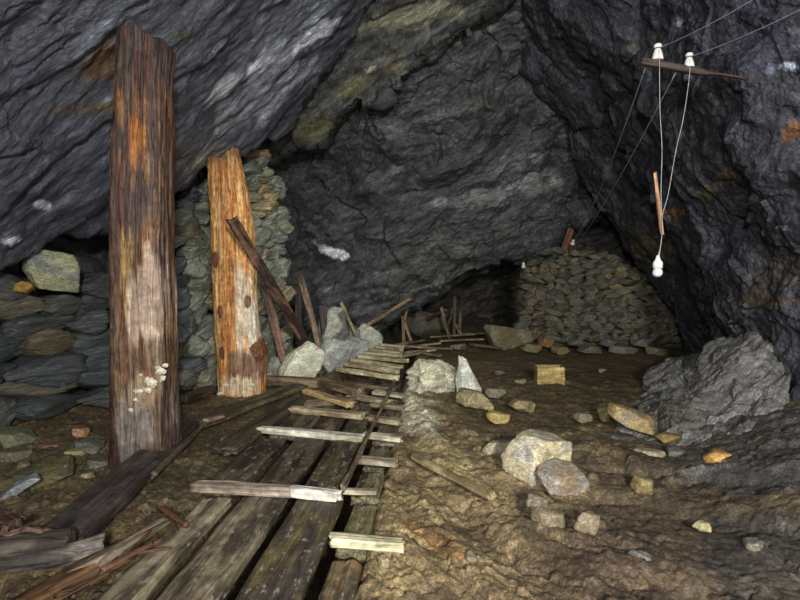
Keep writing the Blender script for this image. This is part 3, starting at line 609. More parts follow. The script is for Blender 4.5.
for i, (x, y, w_, h_, lb_) in enumerate([(28, 470, .12, .06, 'small olive stone between the two mossy stones'), (64, 466, .10, .05, 'small crumbling tan stone behind the broad mossy stone'), (98, 468, .12, .06, 'small dark stone against the left edge of the thick post'),
        (14, 460, .20, .08, 'grey-green stone by the left edge under the stacked wall'), (88, 478, .09, .04, 'little pale stone beside the wide dark wet plank'), (225, 442, .10, .05, 'small stone on the mud mound left of the middle planks'),
        (458, 350, .3, .12, 'low brown rock among the laths at the end of the boardwalk'), (520, 384, .16, .06, 'small flat stone left of the small box'), (500, 375, .15, .07, 'small yellowish stone in the mud between pointed rock and box'),
        (455, 445, .10, .04, 'small flat stone above the long pole on the mud'), (602, 372, .14, .05, 'small flat stone on the smooth mud right of the box'), (675, 455, .16, .06, 'flat brown stone on the mud left of the bright ochre rock'),
        (470, 560, .07, .04, 'small stone in the tan foreground mud'), (384, 566, .06, .05, 'small dark stone beside the near boardwalk, below the thick pale batten'), (640, 560, .1, .05, 'small brown stone in the dark foreground mud at right')]):
    B_('rock', x, y, gy(y), w_, h_, w_ * .8, 400 + i, [hexc(120, 112, 88), hexc(138, 126, 96), hexc(96, 94, 84)][i % 3], lb_, (0, .1, .4 * i))

# ---- distant rubble wall (dry-stacked)
def topy(px): return np.interp(px, [505, 520, 530, 545, 575, 600, 625, 640, 655, 700], [300, 272, 258, 249, 250, 252, 261, 267, 280, 300])
random.seed(12); zc = 0.12; nrub = 0
while zc < 2.1:
    ch = random.uniform(0.06, 0.13); X_ = 2.0 + random.random() * 0.15
    while X_ < 5.2:
        ln = random.uniform(0.12, 0.34)
        Yw = 9.75 + 0.12 * zc + 0.25 * math.sin(X_ * 0.9)
        c = np.array([X_ + ln / 2, Yw + random.uniform(-.04, .04), zc + ch / 2]); px, py = proj(c[None]); px, py = px[0], py[0]
        lx = np.interp(py, [250, 350], [530, 516])
        if px > lx and py > topy(px) + 3 and px < np.interp(py, [260, 300, 350], [648, 664, 684]):
            o = place('wall_stone', random.randrange(14), c, (ln * 1.2, 0.3, ch * random.uniform(1.1, 1.9)), (random.uniform(-.3, .3), random.uniform(-.5, .3), random.uniform(-.4, .4)), rub)
            if px < 575: tag(o, 'small flat brown-grey stone in the left half of the distant rubble wall', 'stone', 'stones of the distant rubble wall, left half')
            else: tag(o, 'small flat grey stone in the right half of the distant rubble wall', 'stone', 'stones of the distant rubble wall, right half')
            nrub += 1
        X_ += ln * 0.95
    zc += ch * 0.9
print('rubble stones', nrub)
s = np.linspace(0, 1, 90); t = np.linspace(0, 1, 60)
PX = 522 + s * 170; V = np.zeros((60, 90, 3))
for j in range(90):
    for i in range(60):
        yt = float(topy(PX[j])) + 5; a = t[i]
        zt = CAMH + (277 - yt) / F * 10.0
        xx = (PX[j] - 400) / F * 10.0
        V[i, j] = (xx, 9.97 + 0.15 * zt * a + 0.25 * math.sin(xx * .9), zt * a) if a < 0.9 else (xx, 9.97 + 0.15 * zt * a + (a - 0.9) * 5 + 0.25 * math.sin(xx * .9), zt * 0.95)
V[:, 0, 1] += 1.6; V[:, 0, 0] += 0.1; V[:, 1, 1] += 0.5
sd = face_cam(V); V2 = rock(V, np.array([0, 0, 1.0]), big=0.03, led=((0.12, 0.04),), cells=(4.5, 0.07), fine=0.015, seed=51, side=sd)
o = obj('packed_rubble', grid_mesh('packed_rubble', V2, np.ones(V.shape) * hexc(78, 72, 58), sd < 0), M['boulder'])
tag(o, 'small packed rubble filling the gaps of the distant dry wall', 'rubble', kind='stuff')
random.seed(3)
for i, (x, y) in enumerate([(545, 252), (556, 250), (586, 253), (600, 254), (612, 258), (534, 262)]):
    c = P(x, y, 9.9); o = place('wall_stone', i, c, (.34, .3, .14), (.1, random.uniform(-.4, .4), .3), rub)
    tag(o, 'loose flat stone on the crest of the distant rubble wall', 'stone', 'stones on the crest of the rubble wall')

# ---- grey cleaved outcrop at the foot of the right wall
ctrl = L3([
    [(655, 376, 7.4), (680, 362, 7.6), (700, 356, 7.3), (722, 350, 7.0), (750, 348, 6.6), (790, 352, 6.2)],
    [(650, 378, 6.9), (668, 368, 6.9), (690, 362, 6.6), (722, 352, 6.2), (752, 348, 5.8), (784, 356, 5.4)],
    [(644, 386, 6.5), (664, 374, 6.3), (695, 368, 6.0), (722, 353, 5.6), (758, 350, 5.3), (781, 374, 5.0)],
    [(636, 398, 6.1), (662, 392, 5.9), (694, 385, 5.5), (722, 378, 5.2), (756, 376, 4.9), (785, 392, 4.7)],
    [(628, 412, 5.4), (655, 410, 5.2), (690, 410, 4.9), (722, 408, 4.7), (762, 405, 4.5), (790, 414, 4.4)],
    [(610, 424, 4.9), (645, 432, 4.6), (685, 440, 4.3), (725, 440, 4.15), (770, 436, 4.1), (815, 434, 4.05)],
    [(600, 432, 4.8), (640, 450, 4.3), (685, 465, 3.9), (730, 470, 3.8), (780, 465, 3.8), (850, 460, 3.7)]])
ctrl = [[(x, y, 1 / (1 / q - dy)) for x, y, q in r] for r, dy in zip(ctrl, (.1, .2, .25, .2, .15, .08, 0))]
V = lattice(ctrl, 220, 260); sd = face_cam(V)
V[-40:, :, 2] -= (np.linspace(0, 1, 40) ** 1.5 * .3)[:, None]; V[:, :30, 2] -= (np.linspace(1, 0, 30) ** 1.5 * .25)[None]
V2 = rock(V, np.array([-0.55, 0.25, 0.8]), big=0.06, led=((0.3, 0.06), (0.1, 0.02)), cells=(2.2, 0.06), fine=0.01, seed=61, side=sd, warp=0.5)
col = np.ones(V.shape) * hexc(136, 133, 128)
col = stain_and_shade(col, V, [(700, 465, 140, 22, 0, hexc(92, 86, 78), .8), (655, 420, 40, 14, 0, hexc(96, 88, 68), .6)])
o = structure('rock_outcrop', V2, col, M['outcrop'], sd < 0)
tag(o, 'grey cleaved rock hump rising at the foot of the right wall', 'rock outcrop', kind='structure')

# ------------------------------------------------------------------ timber
def sweep(L, wf, tf, nx=80, ns=56, seed=0, rough=0.006, jag=(0.02, 0.02), power=6, axis=None, color=None, cracks=0, crackd=0.02):
    """a sawn or hewn length along local x; width along y, thickness along z"""
    x = np.linspace(0, 1, nx); a = np.linspace(0, 2 * math.pi, ns, endpoint=False)
    ca, sa = np.cos(a), np.sin(a); r = 1 / (np.abs(ca) ** power + np.abs(sa) ** power) ** (1 / power)
    yy = ca * r / 2; zz_ = sa * r / 2
    Wd = np.array([wf(t) for t in x])[:, None]; Td = np.array([tf(t) for t in x])[:, None]
    XX = np.repeat((x * L)[:, None], ns, 1); Y_ = yy[None] * Wd; Z_ = zz_[None] * Td
    ofs = seed * 5.71
    pp = np.stack([XX.ravel() * 1.6, Y_.ravel() * 9, Z_.ravel() * 9], 1) + ofs
    nn = np.stack([Y_ / (Wd / 2), Z_ / (Td / 2)], -1); 
    h = (fbm(pp, 3) * rough + fbm(np.stack([XX.ravel() * 3, Y_.ravel() * 45, Z_.ravel() * 45], 1) + ofs, 3) * rough * 0.7).reshape(XX.shape)
    if cracks:
        rr = np.random.default_rng(seed)
        for c in range(cracks):
            a0 = rr.uniform(0, 2 * math.pi); x0 = rr.uniform(0, 0.7); x1 = x0 + rr.uniform(0.25, 0.8)
            cen = a0 + 0.08 * np.sin(x * 5 + c) ; da = np.abs((a[None] - cen[:, None] + math.pi) % (2 * math.pi) - math.pi)
            h = h - crackd * rr.uniform(.5, 1) * np.exp(-(da / 0.035) ** 2) * (ss(x, x0, x0 + .05) * (1 - ss(x, x1, x1 + .05)))[:, None]
    Y_ = Y_ + h * nn[..., 0]; Z_ = Z_ + h * nn[..., 1]
    jn0 = fbm(np.stack([Y_[0] * 22, Z_[0] * 4, np.zeros(ns)], 1) + ofs, 3); jn1 = fbm(np.stack([Y_[-1] * 22, Z_[-1] * 4, np.ones(ns) * 7], 1) + ofs, 3)
    XX = XX + jag[0] * jn0[None] * (1 - ss(x * L, 0, max(jag[0] * 4, 1e-3)))[:, None] + jag[1] * jn1[None] * (1 - ss((1 - x) * L, 0, max(jag[1] * 4, 1e-3)))[:, None]
    if axis is not None:
        ax = np.array([axis(t) for t in x]); Y_ = Y_ + ax[:, :1]; Z_ = Z_ + ax[:, 1:]
    V = np.stack([XX, Y_, Z_], -1); v = V.reshape(-1, 3); f = grid_faces(nx, ns, True)
    for end, row in ((0, 0), (1, nx - 1)):
        c0 = V[row].mean(0); b = row * ns; base = len(v)
        ring = c0 + (V[row] - c0) * 0.55; v = np.concatenate([v, ring, [c0]]); ci = base + ns
        for j in range(ns):
            k = (j + 1) % ns
            q = (b + j, b + k, base + k, base + j); tr = (base + j, base + k, ci)
            f.append(q[::-1] if end == 0 else q); f.append(tr[::-1] if end == 0 else tr)
    f = [tuple(reversed(q)) for q in f]
    c = np.ones(v.shape) * hexc(110, 95, 75)
    if color is not None: c = color(v / np.array([L, 1, 1]), v)
    return v, f, c
def frame(o, p0, p1, up=(0, 0, 1)):
    x = Vector(p1) - Vector(p0); x.normalize(); z = Vector(up); y = z.cross(x); y.normalize(); z = x.cross(y)
    m = Matrix((x, y, z)).transposed().to_4x4(); m.translation = Vector(p0); o.matrix_world = m
def two(c1, c2, sc_=6, th=(-.1, .25), seed=0, ext=None):
    c1 = np.array(c1); c2 = np.array(c2)
    def fn(t, v):
        m = ss(fbm(v * np.array([sc_ * .35, sc_ * 2, sc_ * 2]) + seed, 3), *th)[:, None]; return c1 * (1 - m) + c2 * m
    return fn
def board(name, p0, p1, w_, t_, label=None, cat='board', group=None, seed=0, c1=hexc(92, 78, 60), c2=hexc(66, 56, 44), mat='wood', jag=(.02, .02), up=(0, 0, 1), rough=.006, power=8, taper=1.0, bow=0.0, parent=None, cracks=0, nx=None, color=None):
    p0, p1 = np.array(p0, float), np.array(p1, float); L = float(np.linalg.norm(p1 - p0))
    nx = nx or int(min(150, max(24, L / .02)))
    v, f, c = sweep(L, lambda t: w_ * (1 - (1 - taper) * t), lambda t: t_ * (1 - (1 - taper) * t * .5), nx, 48, seed, rough, jag, power, (lambda t: (0.3 * bow * math.sin(t * 5 + seed), bow * math.sin(math.pi * t))) if bow else None, color or two(c1, c2, seed=seed), cracks, min(w_, t_) * .3)
    o = obj(name, mesh_from(name, v, f, c), M[mat], parent); frame(o, p0, p1, up)
    if label: tag(o, label, cat, group)
    return o
# the two big posts: section swept upwards, local x is up
def post(name, base, top, lefts, rights, Yd, dep, seed, painter, label, power=4, cracks=7, jag=(.03, .07), topshape=None):
    H = top - base
    def at(arr, t):
        yv = 277 - (base + H * t - CAMH) / Yd * F
        a = np.array(arr, float); a = a[np.argsort(a[:, 1])]; return float(np.interp(yv, a[:, 1], a[:, 0]))
    lx = lambda t: (at(lefts, t) - 400) / F * (Yd + .32 * dep)
    rx = lambda t: (at(rights, t) - 400) / F * (Yd + .85 * dep)
    wf = lambda t: rx(t) - lx(t)
    xc = lambda t: (rx(t) + lx(t)) / 2
    x0 = xc(0)
    v, f, c = sweep(H, wf, lambda t: dep * (1 - .1 * t), 420, 180, seed, .012, jag, power, lambda t: (-(xc(t) - x0), 0), painter, cracks, .05)
    if topshape: v[:, 0] += topshape(v)
    o = obj(name, mesh_from(name, v, f, c), M['post']); 
    m = Matrix(((0, -1, 0), (0, 0, -1), (1, 0, 0))).to_4x4(); m.translation = Vector((x0, Yd + dep / 2, base)); o.matrix_world = m
    tag(o, label, 'post'); return o, xc, wf
def mixc(c, m, k): m = np.clip(m, 0, 1)[:, None]; return c * (1 - m) + np.array(k) * m
def paint1(t, v):
    h = v[:, 0]; y = -v[:, 1]                       # y: to the right as seen
    g = lambda s_, q=0: fbm(np.stack([h * .9, v[:, 1] * s_, v[:, 2] * s_], 1) + q, 4)
    z_at = lambda py: CAMH + (277 - py) / F * 3.5
    zt = h - 0.0
    c = np.ones(v.shape) * hexc(98, 74, 60)
    c = mixc(c, ss(g(14), 0, .35), hexc(66, 50, 46))
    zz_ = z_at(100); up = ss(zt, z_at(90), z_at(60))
    c = mixc(c, ss(g(30, 3), 0.05, .4) * .6 * (1 - up) * ss(zt, z_at(420), z_at(350)), hexc(160, 104, 54))
    c = mixc(c, ss(g(36, 7), 0.12, .4) * .6 * (1 - up), hexc(170, 140, 96))
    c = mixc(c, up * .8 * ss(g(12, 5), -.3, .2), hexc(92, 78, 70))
    c = mixc(c, ss(g(26, 9), .15, .4) * .6, hexc(104, 56, 38))
    blob = lambda y0, p0, ry, rz, s_=16: 1 - ss(np.hypot((y - y0) / ry, (zt - z_at(p0)) / rz) + g(s_, y0 * 50) * .9, .55, 1.0)
    c = mixc(c, blob(.06, 130, .05, .22) * .8, hexc(205, 130, 50))
    c = mixc(c, blob(-.04, 105, .03, .3) * .6, hexc(190, 140, 80))
    c = mixc(c, blob(-.03, 260, .05, .35) * .9, hexc(206, 168, 100))
    c = mixc(c, blob(.08, 300, .12, .33) * .95, hexc(205, 178, 150))
    c = mixc(c, blob(.14, 330, .05, .3) * .9, hexc(200, 176, 150))
    c = mixc(c, blob(.10, 190, .10, .25) * .8, hexc(84, 72, 72))
    c = mixc(c, blob(0.02, 350, .17, .17, 8) * .8, hexc(112, 84, 56))
    c = mixc(c, blob(.06, 425, .17, .34, 7) * .95, hexc(150, 138, 126))
    c = mixc(c, blob(.02, 385, .16, .10, 20) * .6, hexc(190, 165, 125))
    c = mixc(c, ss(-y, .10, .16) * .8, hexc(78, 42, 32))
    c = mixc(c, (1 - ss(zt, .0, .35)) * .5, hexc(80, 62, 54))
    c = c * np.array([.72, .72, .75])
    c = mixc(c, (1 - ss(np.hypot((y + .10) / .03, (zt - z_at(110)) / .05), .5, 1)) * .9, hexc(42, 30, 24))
    return c
def top1(v):
    h = v[:, 0]; y = -v[:, 1]; k = ss(h, h.max() - .4, h.max())
    return -k * (0.10 * ss(y, 0.02, .22) + .07 * ss(-y, .0, .2))
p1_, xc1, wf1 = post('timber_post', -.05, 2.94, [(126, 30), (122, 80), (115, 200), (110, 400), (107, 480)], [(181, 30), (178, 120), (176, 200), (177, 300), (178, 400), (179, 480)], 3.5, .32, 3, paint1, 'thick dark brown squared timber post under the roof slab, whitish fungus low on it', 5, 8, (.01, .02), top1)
def paint2(t, v):
    h = v[:, 0]; y = -v[:, 1]; z_at = lambda py: CAMH + (277 - py) / F * 5.8
    g = lambda s_, q=0: fbm(np.stack([h * 1.0, v[:, 1] * s_, v[:, 2] * s_], 1) + q, 4)
    c = np.ones(v.shape) * hexc(214, 150, 84)
    c = mixc(c, ss(g(9), -.05, .3), hexc(232, 184, 116))
    c = mixc(c, ss(g(30, 4), .08, .4) * .7, hexc(180, 104, 50))
    c = mixc(c, ss(g(20, 14), .15, .35) * .8, hexc(236, 196, 130))
    cc = lambda px: ((px - 400) / F * 5.8) - xc_mid
    xc_mid = (234 - 400) / F * 5.8
    b = lambda px, p0, rx, rp, s_=14: 1 - ss(np.hypot((y + .0 - cc(px)) / (rx / F * 5.8), (h - z_at(p0)) / (rp / F * 5.8)) + g(s_, px) * .7, .55, 1.)
    c = mixc(c, b(240, 300, 10, 50) * .9, hexc(226, 210, 180))
    c = mixc(c, b(248, 335, 8, 40) * .9, hexc(220, 208, 190))
    c = mixc(c, b(244, 368, 24, 22, 6) * .85, hexc(122, 98, 80))
    c = mixc(c, b(236, 386, 26, 12, 26) * .9, hexc(226, 206, 170))
    c = mixc(c, ss(h, z_at(168), z_at(150)) * .6, hexc(120, 84, 60))
    for px, p0, r in ((212, 258, 5), (217, 310, 4), (244, 300, 4), (255, 350, 7), (218, 352, 4)):
        q = np.hypot((y - cc(px)) / (r * .9 / F * 5.8), (h - z_at(p0)) / (r * 1.9 / F * 5.8))
        c = mixc(c, (1 - ss(q, .7, 1.1)) * .9, hexc(84, 50, 34)); c = mixc(c, (1 - ss(q, .3, .7)) * .7, hexc(140, 96, 66))
    c = mixc(c, ss(y, .17, .22) * .5, hexc(120, 60, 30))
    return c
p2_, xc2, wf2 = post('timber_post', -.02, 2.72, [(209, 148), (211, 250), (213, 330), (216, 370), (217, 400)], [(243, 146), (252, 190), (257, 230), (259, 300), (262, 335), (269, 355), (268, 372), (266, 400)], 5.8, .34, 9, paint2, 'bright orange tapering timber post with knots, standing behind the dark one', 3, 6, (.02, .03), lambda v: -ss(v[:, 0], v[:, 0].max() - .3, v[:, 0].max()) * .12 * ss(v[:, 1], .0, .2))
def lump(name, parent, wloc, dims, seed, color, mat, amp=.35):
    v, f = stone_verts(seed, 4, 10, .3, False, amp); v = v * np.array(dims) * .5
    c = np.ones(v.shape) * np.array(color); o = obj(name, mesh_from(name, v, f, c), M[mat])
    bpy.context.view_layer.update()
    o.parent = parent; o.matrix_parent_inverse = parent.matrix_world.inverted(); o.location = wloc; return o
random.seed(8)
for i, (x, y, s_) in enumerate([(160, 370, .07), (150, 382, .08), (139, 391, .06), (148, 390, .05), (163, 378, .05), (136, 399, .035), (131, 410, .03), (166, 365, .035), (141, 375, .03)]):
    o = lump('fungus', p1_, P(x, y, 3.50), (s_, .03, s_ * .9), 300 + i, (.5, .5, .4), 'fungus')
    if i == 0: o['label'] = 'chalky white fungus growth'
for i, (x, y, s_) in enumerate([(225, 385, .05), (235, 378, .04), (242, 388, .05), (252, 384, .04), (220, 393, .05)]):
    lump('fungus', p2_, P(x, y, 5.81), (s_ * 1.6, .03, s_ * .9), 320 + i, (.5, .5, .4), 'fungus')
lump('knot', p2_, P(256, 349, 5.84), (.11, .14, .16), 330, hexc(140, 96, 60), 'post', .08)['label'] = 'dark bulging knot'

# ---- boardwalk
DB, DB2 = hexc(104, 92, 74), hexc(66, 58, 46); LB, LB2 = hexc(176, 166, 140), hexc(140, 128, 104)
def wb(u0, u1, y0, y1, z, label, seed, group=None, c1=DB, c2=DB2, t=.05, **k):
    um = (u0 + u1) / 2
    return board('plank', WK(um, y0, z - t / 2), WK(um, y1, z - t / 2), u1 - u0 - .028, t, label, 'plank', group, seed, c1, c2, 'plank', **k)
wb(-1.28, -1.095, 1.55, 2.86, .10, 'narrow weathered plank, leftmost of the near boardwalk planks', 21, c1=hexc(150, 138, 112), c2=hexc(92, 82, 66), cracks=2)
wb(-1.065, -.80, 1.50, 2.90, .10, 'wide weathered plank, second from left in the near boardwalk', 22, c1=hexc(124, 112, 90), c2=hexc(74, 66, 52), cracks=2)
wb(-.765, -.49, 1.50, 2.90, .10, 'wide dark plank with mossy tint, third from left in the near boardwalk', 23, c1=hexc(100, 88, 58), c2=hexc(70, 62, 54), cracks=2)
wb(-.475, -.31, 1.50, 2.34, .035, 'low brown plank at the right side of the near boardwalk', 24, c1=hexc(118, 98, 72), c2=hexc(84, 74, 58))
wb(-.475, -.31, 2.42, 2.92, .035, 'low olive plank just beyond the thick pale batten', 25, c1=hexc(112, 104, 72), c2=hexc(84, 78, 56))
wb(-1.34, -1.10, 2.98, 3.92, .10, 'dark splintered plank, leftmost beyond the near crossbar', 26, c1=hexc(88, 78, 62), c2=hexc(48, 42, 36))
wb(-1.06, -.80, 2.98, 3.92, .10, 'dark plank with white chips, middle one beyond the near crossbar', 27, c1=hexc(88, 78, 62), c2=hexc(48, 42, 36))
wb(-.77, -.54, 2.98, 3.92, .10, 'dark mossy plank, right one beyond the near crossbar', 28, c1=hexc(84, 76, 52), c2=hexc(50, 44, 34))
wb(-.50, -.31, 3.0, 3.40, .035, 'short low plank right of the thin rail, before the pale batten', 29, c1=hexc(120, 112, 78))
wb(-.50, -.33, 3.48, 3.95, .035, 'short low plank right of the thin rail, beyond the pale batten', 30, c1=hexc(104, 98, 70))
wb(-1.30, -1.0, 4.06, 4.66, .09, 'short dark plank left of the middle boardwalk crossbars', 31)
wb(-.97, -.78, 4.06, 4.66, .09, 'short brown plank between the middle boardwalk crossbars', 32, c1=hexc(126, 106, 78))
wb(-.75, -.56, 4.06, 4.66, .09, 'short olive plank between middle crossbars beside the rail', 33, c1=hexc(96, 90, 64))
wb(-.50, -.30, 4.05, 4.6, .04, 'dark low plank right of the rail between middle crossbars', 34)
wb(-.82, -.60, 4.85, 5.5, .06, 'brown broken plank beyond the third crossbar', 35, c1=hexc(128, 112, 84), jag=(.08, .08))
wb(-.50, -.32, 4.8, 5.5, .03, 'low dark plank beside the pale mineral bank', 36)
wb(-1.12, -.9, 4.9, 5.6, .05, 'rotten dark plank left of the broken plank', 37, jag=(.1, .1))
wb(-.86, -.72, 5.6, 9.4, .04, 'dark stringer under the left ends of the far slats', 38, c1=DB2, c2=hexc(50, 44, 36), t=.08)
wb(-.52, -.40, 5.6, 9.4, .04, 'dark stringer under the right ends of the far slats', 39, c1=DB2, c2=hexc(50, 44, 36), t=.08)
board('rail', WK(-.515, 2.93, .115), WK(-.46, 6.6, .10), .018, .035, 'long thin wooden rail running lengthwise along the right boardwalk edge', 'rail', None, 40, hexc(128, 116, 92), hexc(90, 80, 62), bow=.02)
def slat(x0, y0, x1, y1, w_, t_, label, seed, z=.14, group=None, c1=LB, c2=LB2, mat='wood', **k):
    return board('crossbar', G(x0, y0, z), G(x1, y1, z), w_, t_, label, 'wooden bar', group, seed, c1, c2, mat, **k)
slat(329, 540, 404, 545, .07, .045, 'thick pale batten sticking out right of the near boardwalk', 51, .10, c1=hexc(206, 198, 162), c2=hexc(186, 176, 140), mat='pale')
slat(194, 486, 293, 491, .07, .05, 'long pinkish-grey crossbar over the near planks, left piece', 52, .13, c1=hexc(168, 154, 138), c2=hexc(130, 116, 102))
slat(289, 491, 341, 496, .05, .05, 'short whitish crossbar piece joined to the right of the long near crossbar', 53, .13, c1=hexc(214, 208, 194), c2=hexc(190, 184, 168), mat='pale')
slat(345, 491, 378, 492, .04, .03, 'small pale batten right of the rail, level with the near crossbar', 54, .06, c1=hexc(196, 188, 160), mat='pale')
slat(356, 460, 398, 463, .07, .04, 'pale batten right of the rail, second nearest', 55, .07, c1=hexc(206, 200, 172), mat='pale')
slat(259, 429, 363, 438, .08, .045, 'long pale crossbar over the middle planks', 56, .12, c1=hexc(206, 200, 180), c2=hexc(176, 168, 144), mat='pale')
slat(364, 435, 401, 439, .07, .045, 'pale stub continuing the long middle crossbar right of the rail', 57, .10, c1=hexc(196, 190, 166), mat='pale')
slat(291, 409, 363, 416, .10, .05, 'shorter tan crossbar beyond the long middle crossbar', 58, .12, c1=hexc(186, 170, 134), c2=hexc(150, 134, 104))
slat(366, 418, 400, 422, .09, .04, 'low tan stub right of the rail near the third crossbar', 59, .08, c1=hexc(164, 150, 118))
slat(372, 405, 402, 408, .08, .04, 'brown stub right of the rail beside the pale bank', 60, .07, c1=hexc(140, 126, 96))
slat(374, 392, 404, 396, .1, .04, 'pale stub right of the rail, level with the broken planks', 61, .07, c1=hexc(176, 166, 138))
g_ = 'pale slats of the far boardwalk'
for i, (a, b, c_, d_2) in enumerate([(337, 369, 398, 378), (346, 364, 399, 372), (352, 360, 402, 367), (359, 356, 407, 361), (366, 353, 402, 356), (371, 350, 401, 353), (377, 347, 402, 350), (382, 345, 404, 347)]):
    slat(a, b, c_, d_2, .09, .05, ['tan slat nearest on the ladder-like far boardwalk', 'tan slat second nearest on the ladder-like far boardwalk', 'tan slat third nearest on the ladder-like far boardwalk', 'long whitish slat, widest near the far end of the boardwalk', 'cream slat just beyond the long whitish slat', 'cream slat second beyond the long whitish slat', 'thin slat next to last at the far boardwalk end', 'thin slat at the very far end of the boardwalk'][i], 70 + i, .13, g_, hexc(206, 196, 158), hexc(168, 156, 120))
slat(345, 384, 396, 389, .12, .05, 'dark brown sunken crossbar before the nearest tan slat', 80, .06, c1=DB, c2=DB2)
slat(262, 380, 320, 383, .16, .10, 'brown squared timber lying at the foot of the cream rock', 81, .10, c1=hexc(138, 118, 94), c2=hexc(100, 84, 66))
slat(318, 381, 360, 392, .15, .08, 'broken brown timber continuing right of the squared timber', 82, .10, c1=hexc(136, 118, 92), c2=hexc(90, 76, 60), jag=(.06, .1))
slat(305, 391, 350, 405, .09, .05, 'split ochre lath lying askew on the broken planks', 83, .12, c1=hexc(188, 164, 112), c2=hexc(138, 116, 82), jag=(.08, .05))
slat(300, 404, 356, 400, .12, .05, 'dark rotten board lying across the middle of the boardwalk', 84, .08, c1=hexc(110, 92, 72), jag=(.08, .08))
slat(352, 396, 384, 402, .14, .04, 'crumbled tan board end beside the rail', 85, .09, c1=hexc(160, 140, 104), jag=(.08, .1))
board('plank', G(196, 424, .12), G(300, 386, .14), .2, .05, 'mud-caked plank lying between the orange post and the boardwalk', 'plank', None, 86, hexc(96, 88, 64), hexc(70, 62, 46), jag=(.05, .05))
board('plank', G(222, 452, .10), G(298, 400, .1), .2, .05, 'dark board edge left of the middle boardwalk planks', 'plank', None, 87, hexc(84, 76, 58), hexc(58, 52, 40), jag=(.05, .05))
board('plank', G(182, 400, .12), G(212, 389, .12), .1, .08, 'dark timber on the ground behind the thick post', 'timber', None, 88, hexc(76, 64, 50), hexc(50, 44, 36))
board('lath', G(204, 421, .15), G(224, 416, .15), .06, .03, 'small pale pinkish lath lying right of the thick post', 'lath', None, 89, hexc(170, 145, 125), hexc(140, 118, 98))
# foreground left
board('plank', G(60, 540, .10), G(188, 422, .14), .24, .045, 'wide dark wet plank leading to the foot of the thick post', 'plank', None, 90, hexc(76, 68, 64), hexc(54, 46, 42), jag=(.06, .02), up=(0.12, 0, 1), taper=.8)
board('plank', G(150, 478, .08), G(204, 424, .10), .10, .04, 'tilted plank edge right of the wide dark wet plank', 'plank', None, 91, hexc(92, 80, 62), hexc(64, 56, 44), up=(-.7, 0.2, .7))
board('board', G(8, 612, .03), G(128, 550, .08), .15, .05, 'rotten orange-brown board splintering in the near left foreground', 'board', None, 92, hexc(108, 78, 50), hexc(62, 44, 34), jag=(.05, .16), rough=.015)
board('board', G(92, 566, .10), G(172, 518, .12), .075, .03, 'grey split board with a reddish broken end beside the leftmost plank', 'board', None, 93, hexc(128, 116, 96), hexc(92, 78, 60), jag=(.14, .06), rough=.01)
board('board', G(120, 580, .04), G(198, 520, .05), .11, .04, 'dark rotting board half hidden beside the leftmost boardwalk plank', 'board', None, 94, hexc(96, 82, 62), hexc(64, 54, 42), jag=(.06, .1), rough=.012)
random.seed(31)
for i, (x0, y0, x1, y1, w_) in enumerate([(100, 572, 150, 545, .03), (118, 558, 160, 540, .025), (128, 556, 152, 528, .02), (150, 513, 182, 517, .03), (160, 508, 184, 524, .022), (135, 552, 168, 548, .02), (58, 596, 96, 578, .02), (168, 512, 176, 530, .025)]):
    board('splinter', G(x0, y0, .13), G(x1, y1, .15), w_ * .75, .014, 'reddish-orange wood splinter on the broken boards beside the near boardwalk', 'splinter', 'splinters on the broken boards', 140 + i, hexc(96, 66, 48), hexc(60, 42, 32), jag=(.05, .05), rough=.008, taper=.6, power=3)
for i, (x0, y0, x1, y1, w_, z0, z1) in enumerate([(2, 540, 26, 516, .06, .1, .2), (14, 548, 40, 520, .05, .1, .2), (24, 546, 48, 533, .07, .12, .16), (0, 552, 20, 536, .08, .1, .16), (28, 530, 50, 546, .05, .2, .1), (-8, 530, 14, 524, .06, .12, .2)]):
    board('bark_fragment', G(x0, y0, z0), G(x1, y1, z1), w_, .03, 'curled pinkish-brown bark fragment in the heap at the left picture edge', 'bark', 'bark fragments heaped at the left', 150 + i, hexc(116, 90, 78), hexc(76, 54, 46), jag=(.05, .05), rough=.02, taper=.6, power=2.5, bow=.03)
v, f, c = sweep(.50, lambda t: .085, lambda t: .08, 70, 48, 160, .01, (.03, .05), 2.2, lambda t: (.10 * (2 * t - 1) ** 2 * (1 if t > .5 else .3), 0), two(hexc(112, 104, 96), hexc(66, 60, 54)))
o = obj('curved_log', mesh_from('curved_log', v, f, c), M['wood']); frame(o, G(-30, 566, .08), G(84, 556, .1)); tag(o, 'pale curved barkless log in the near left corner', 'log')
board('log', G(-20, 552, .12), G(72, 540, .14), .12, .10, 'short dark log lying behind the pale curved log', 'log', None, 161, hexc(84, 76, 66), hexc(50, 44, 38), power=2.4)

# ---- pole on the mud, box
board('pole', G(413, 456, .045), G(492, 497, .03), .05, .045, 'straight tan pole lying on the mud right of the boardwalk', 'pole', None, 170, hexc(160, 146, 104), hexc(128, 114, 80), power=3)
b0 = G(551, 387, -.01); E = bpy.data.objects.new('wooden_box', None); sc.collection.objects.link(E); E.location = tuple(b0); E.rotation_euler = (0.0, 0.0, -0.06)
tag(E, 'small open tan wooden box sitting alone on the mud', 'box')
bw, bh, bd = .31, .235, .22
def part(name, cx, cy, cz, lx, wy, tz, up, seed, dirx):
    dx = np.array(dirx, float); c = np.array([cx, cy, cz], float)
    o = board(name, c - dx * lx / 2, c + dx * lx / 2, wy, tz, None, None, None, seed, hexc(190, 166, 108), hexc(158, 134, 84), 'card', (.008, .008), up, .003, nx=30)
    o.parent = E; return o
part('front_panel', 0, 0, bh / 2, bw, bh, .014, (0, -1, 0), 171, (1, 0, 0))
part('back_panel', 0, bd, bh / 2, bw, bh * .95, .014, (0, -1, 0), 172, (1, 0, 0))
part('side_panel', -bw / 2, bd / 2, bh / 2, bd, bh, .014, (1, 0, 0), 173, (0, 1, 0))
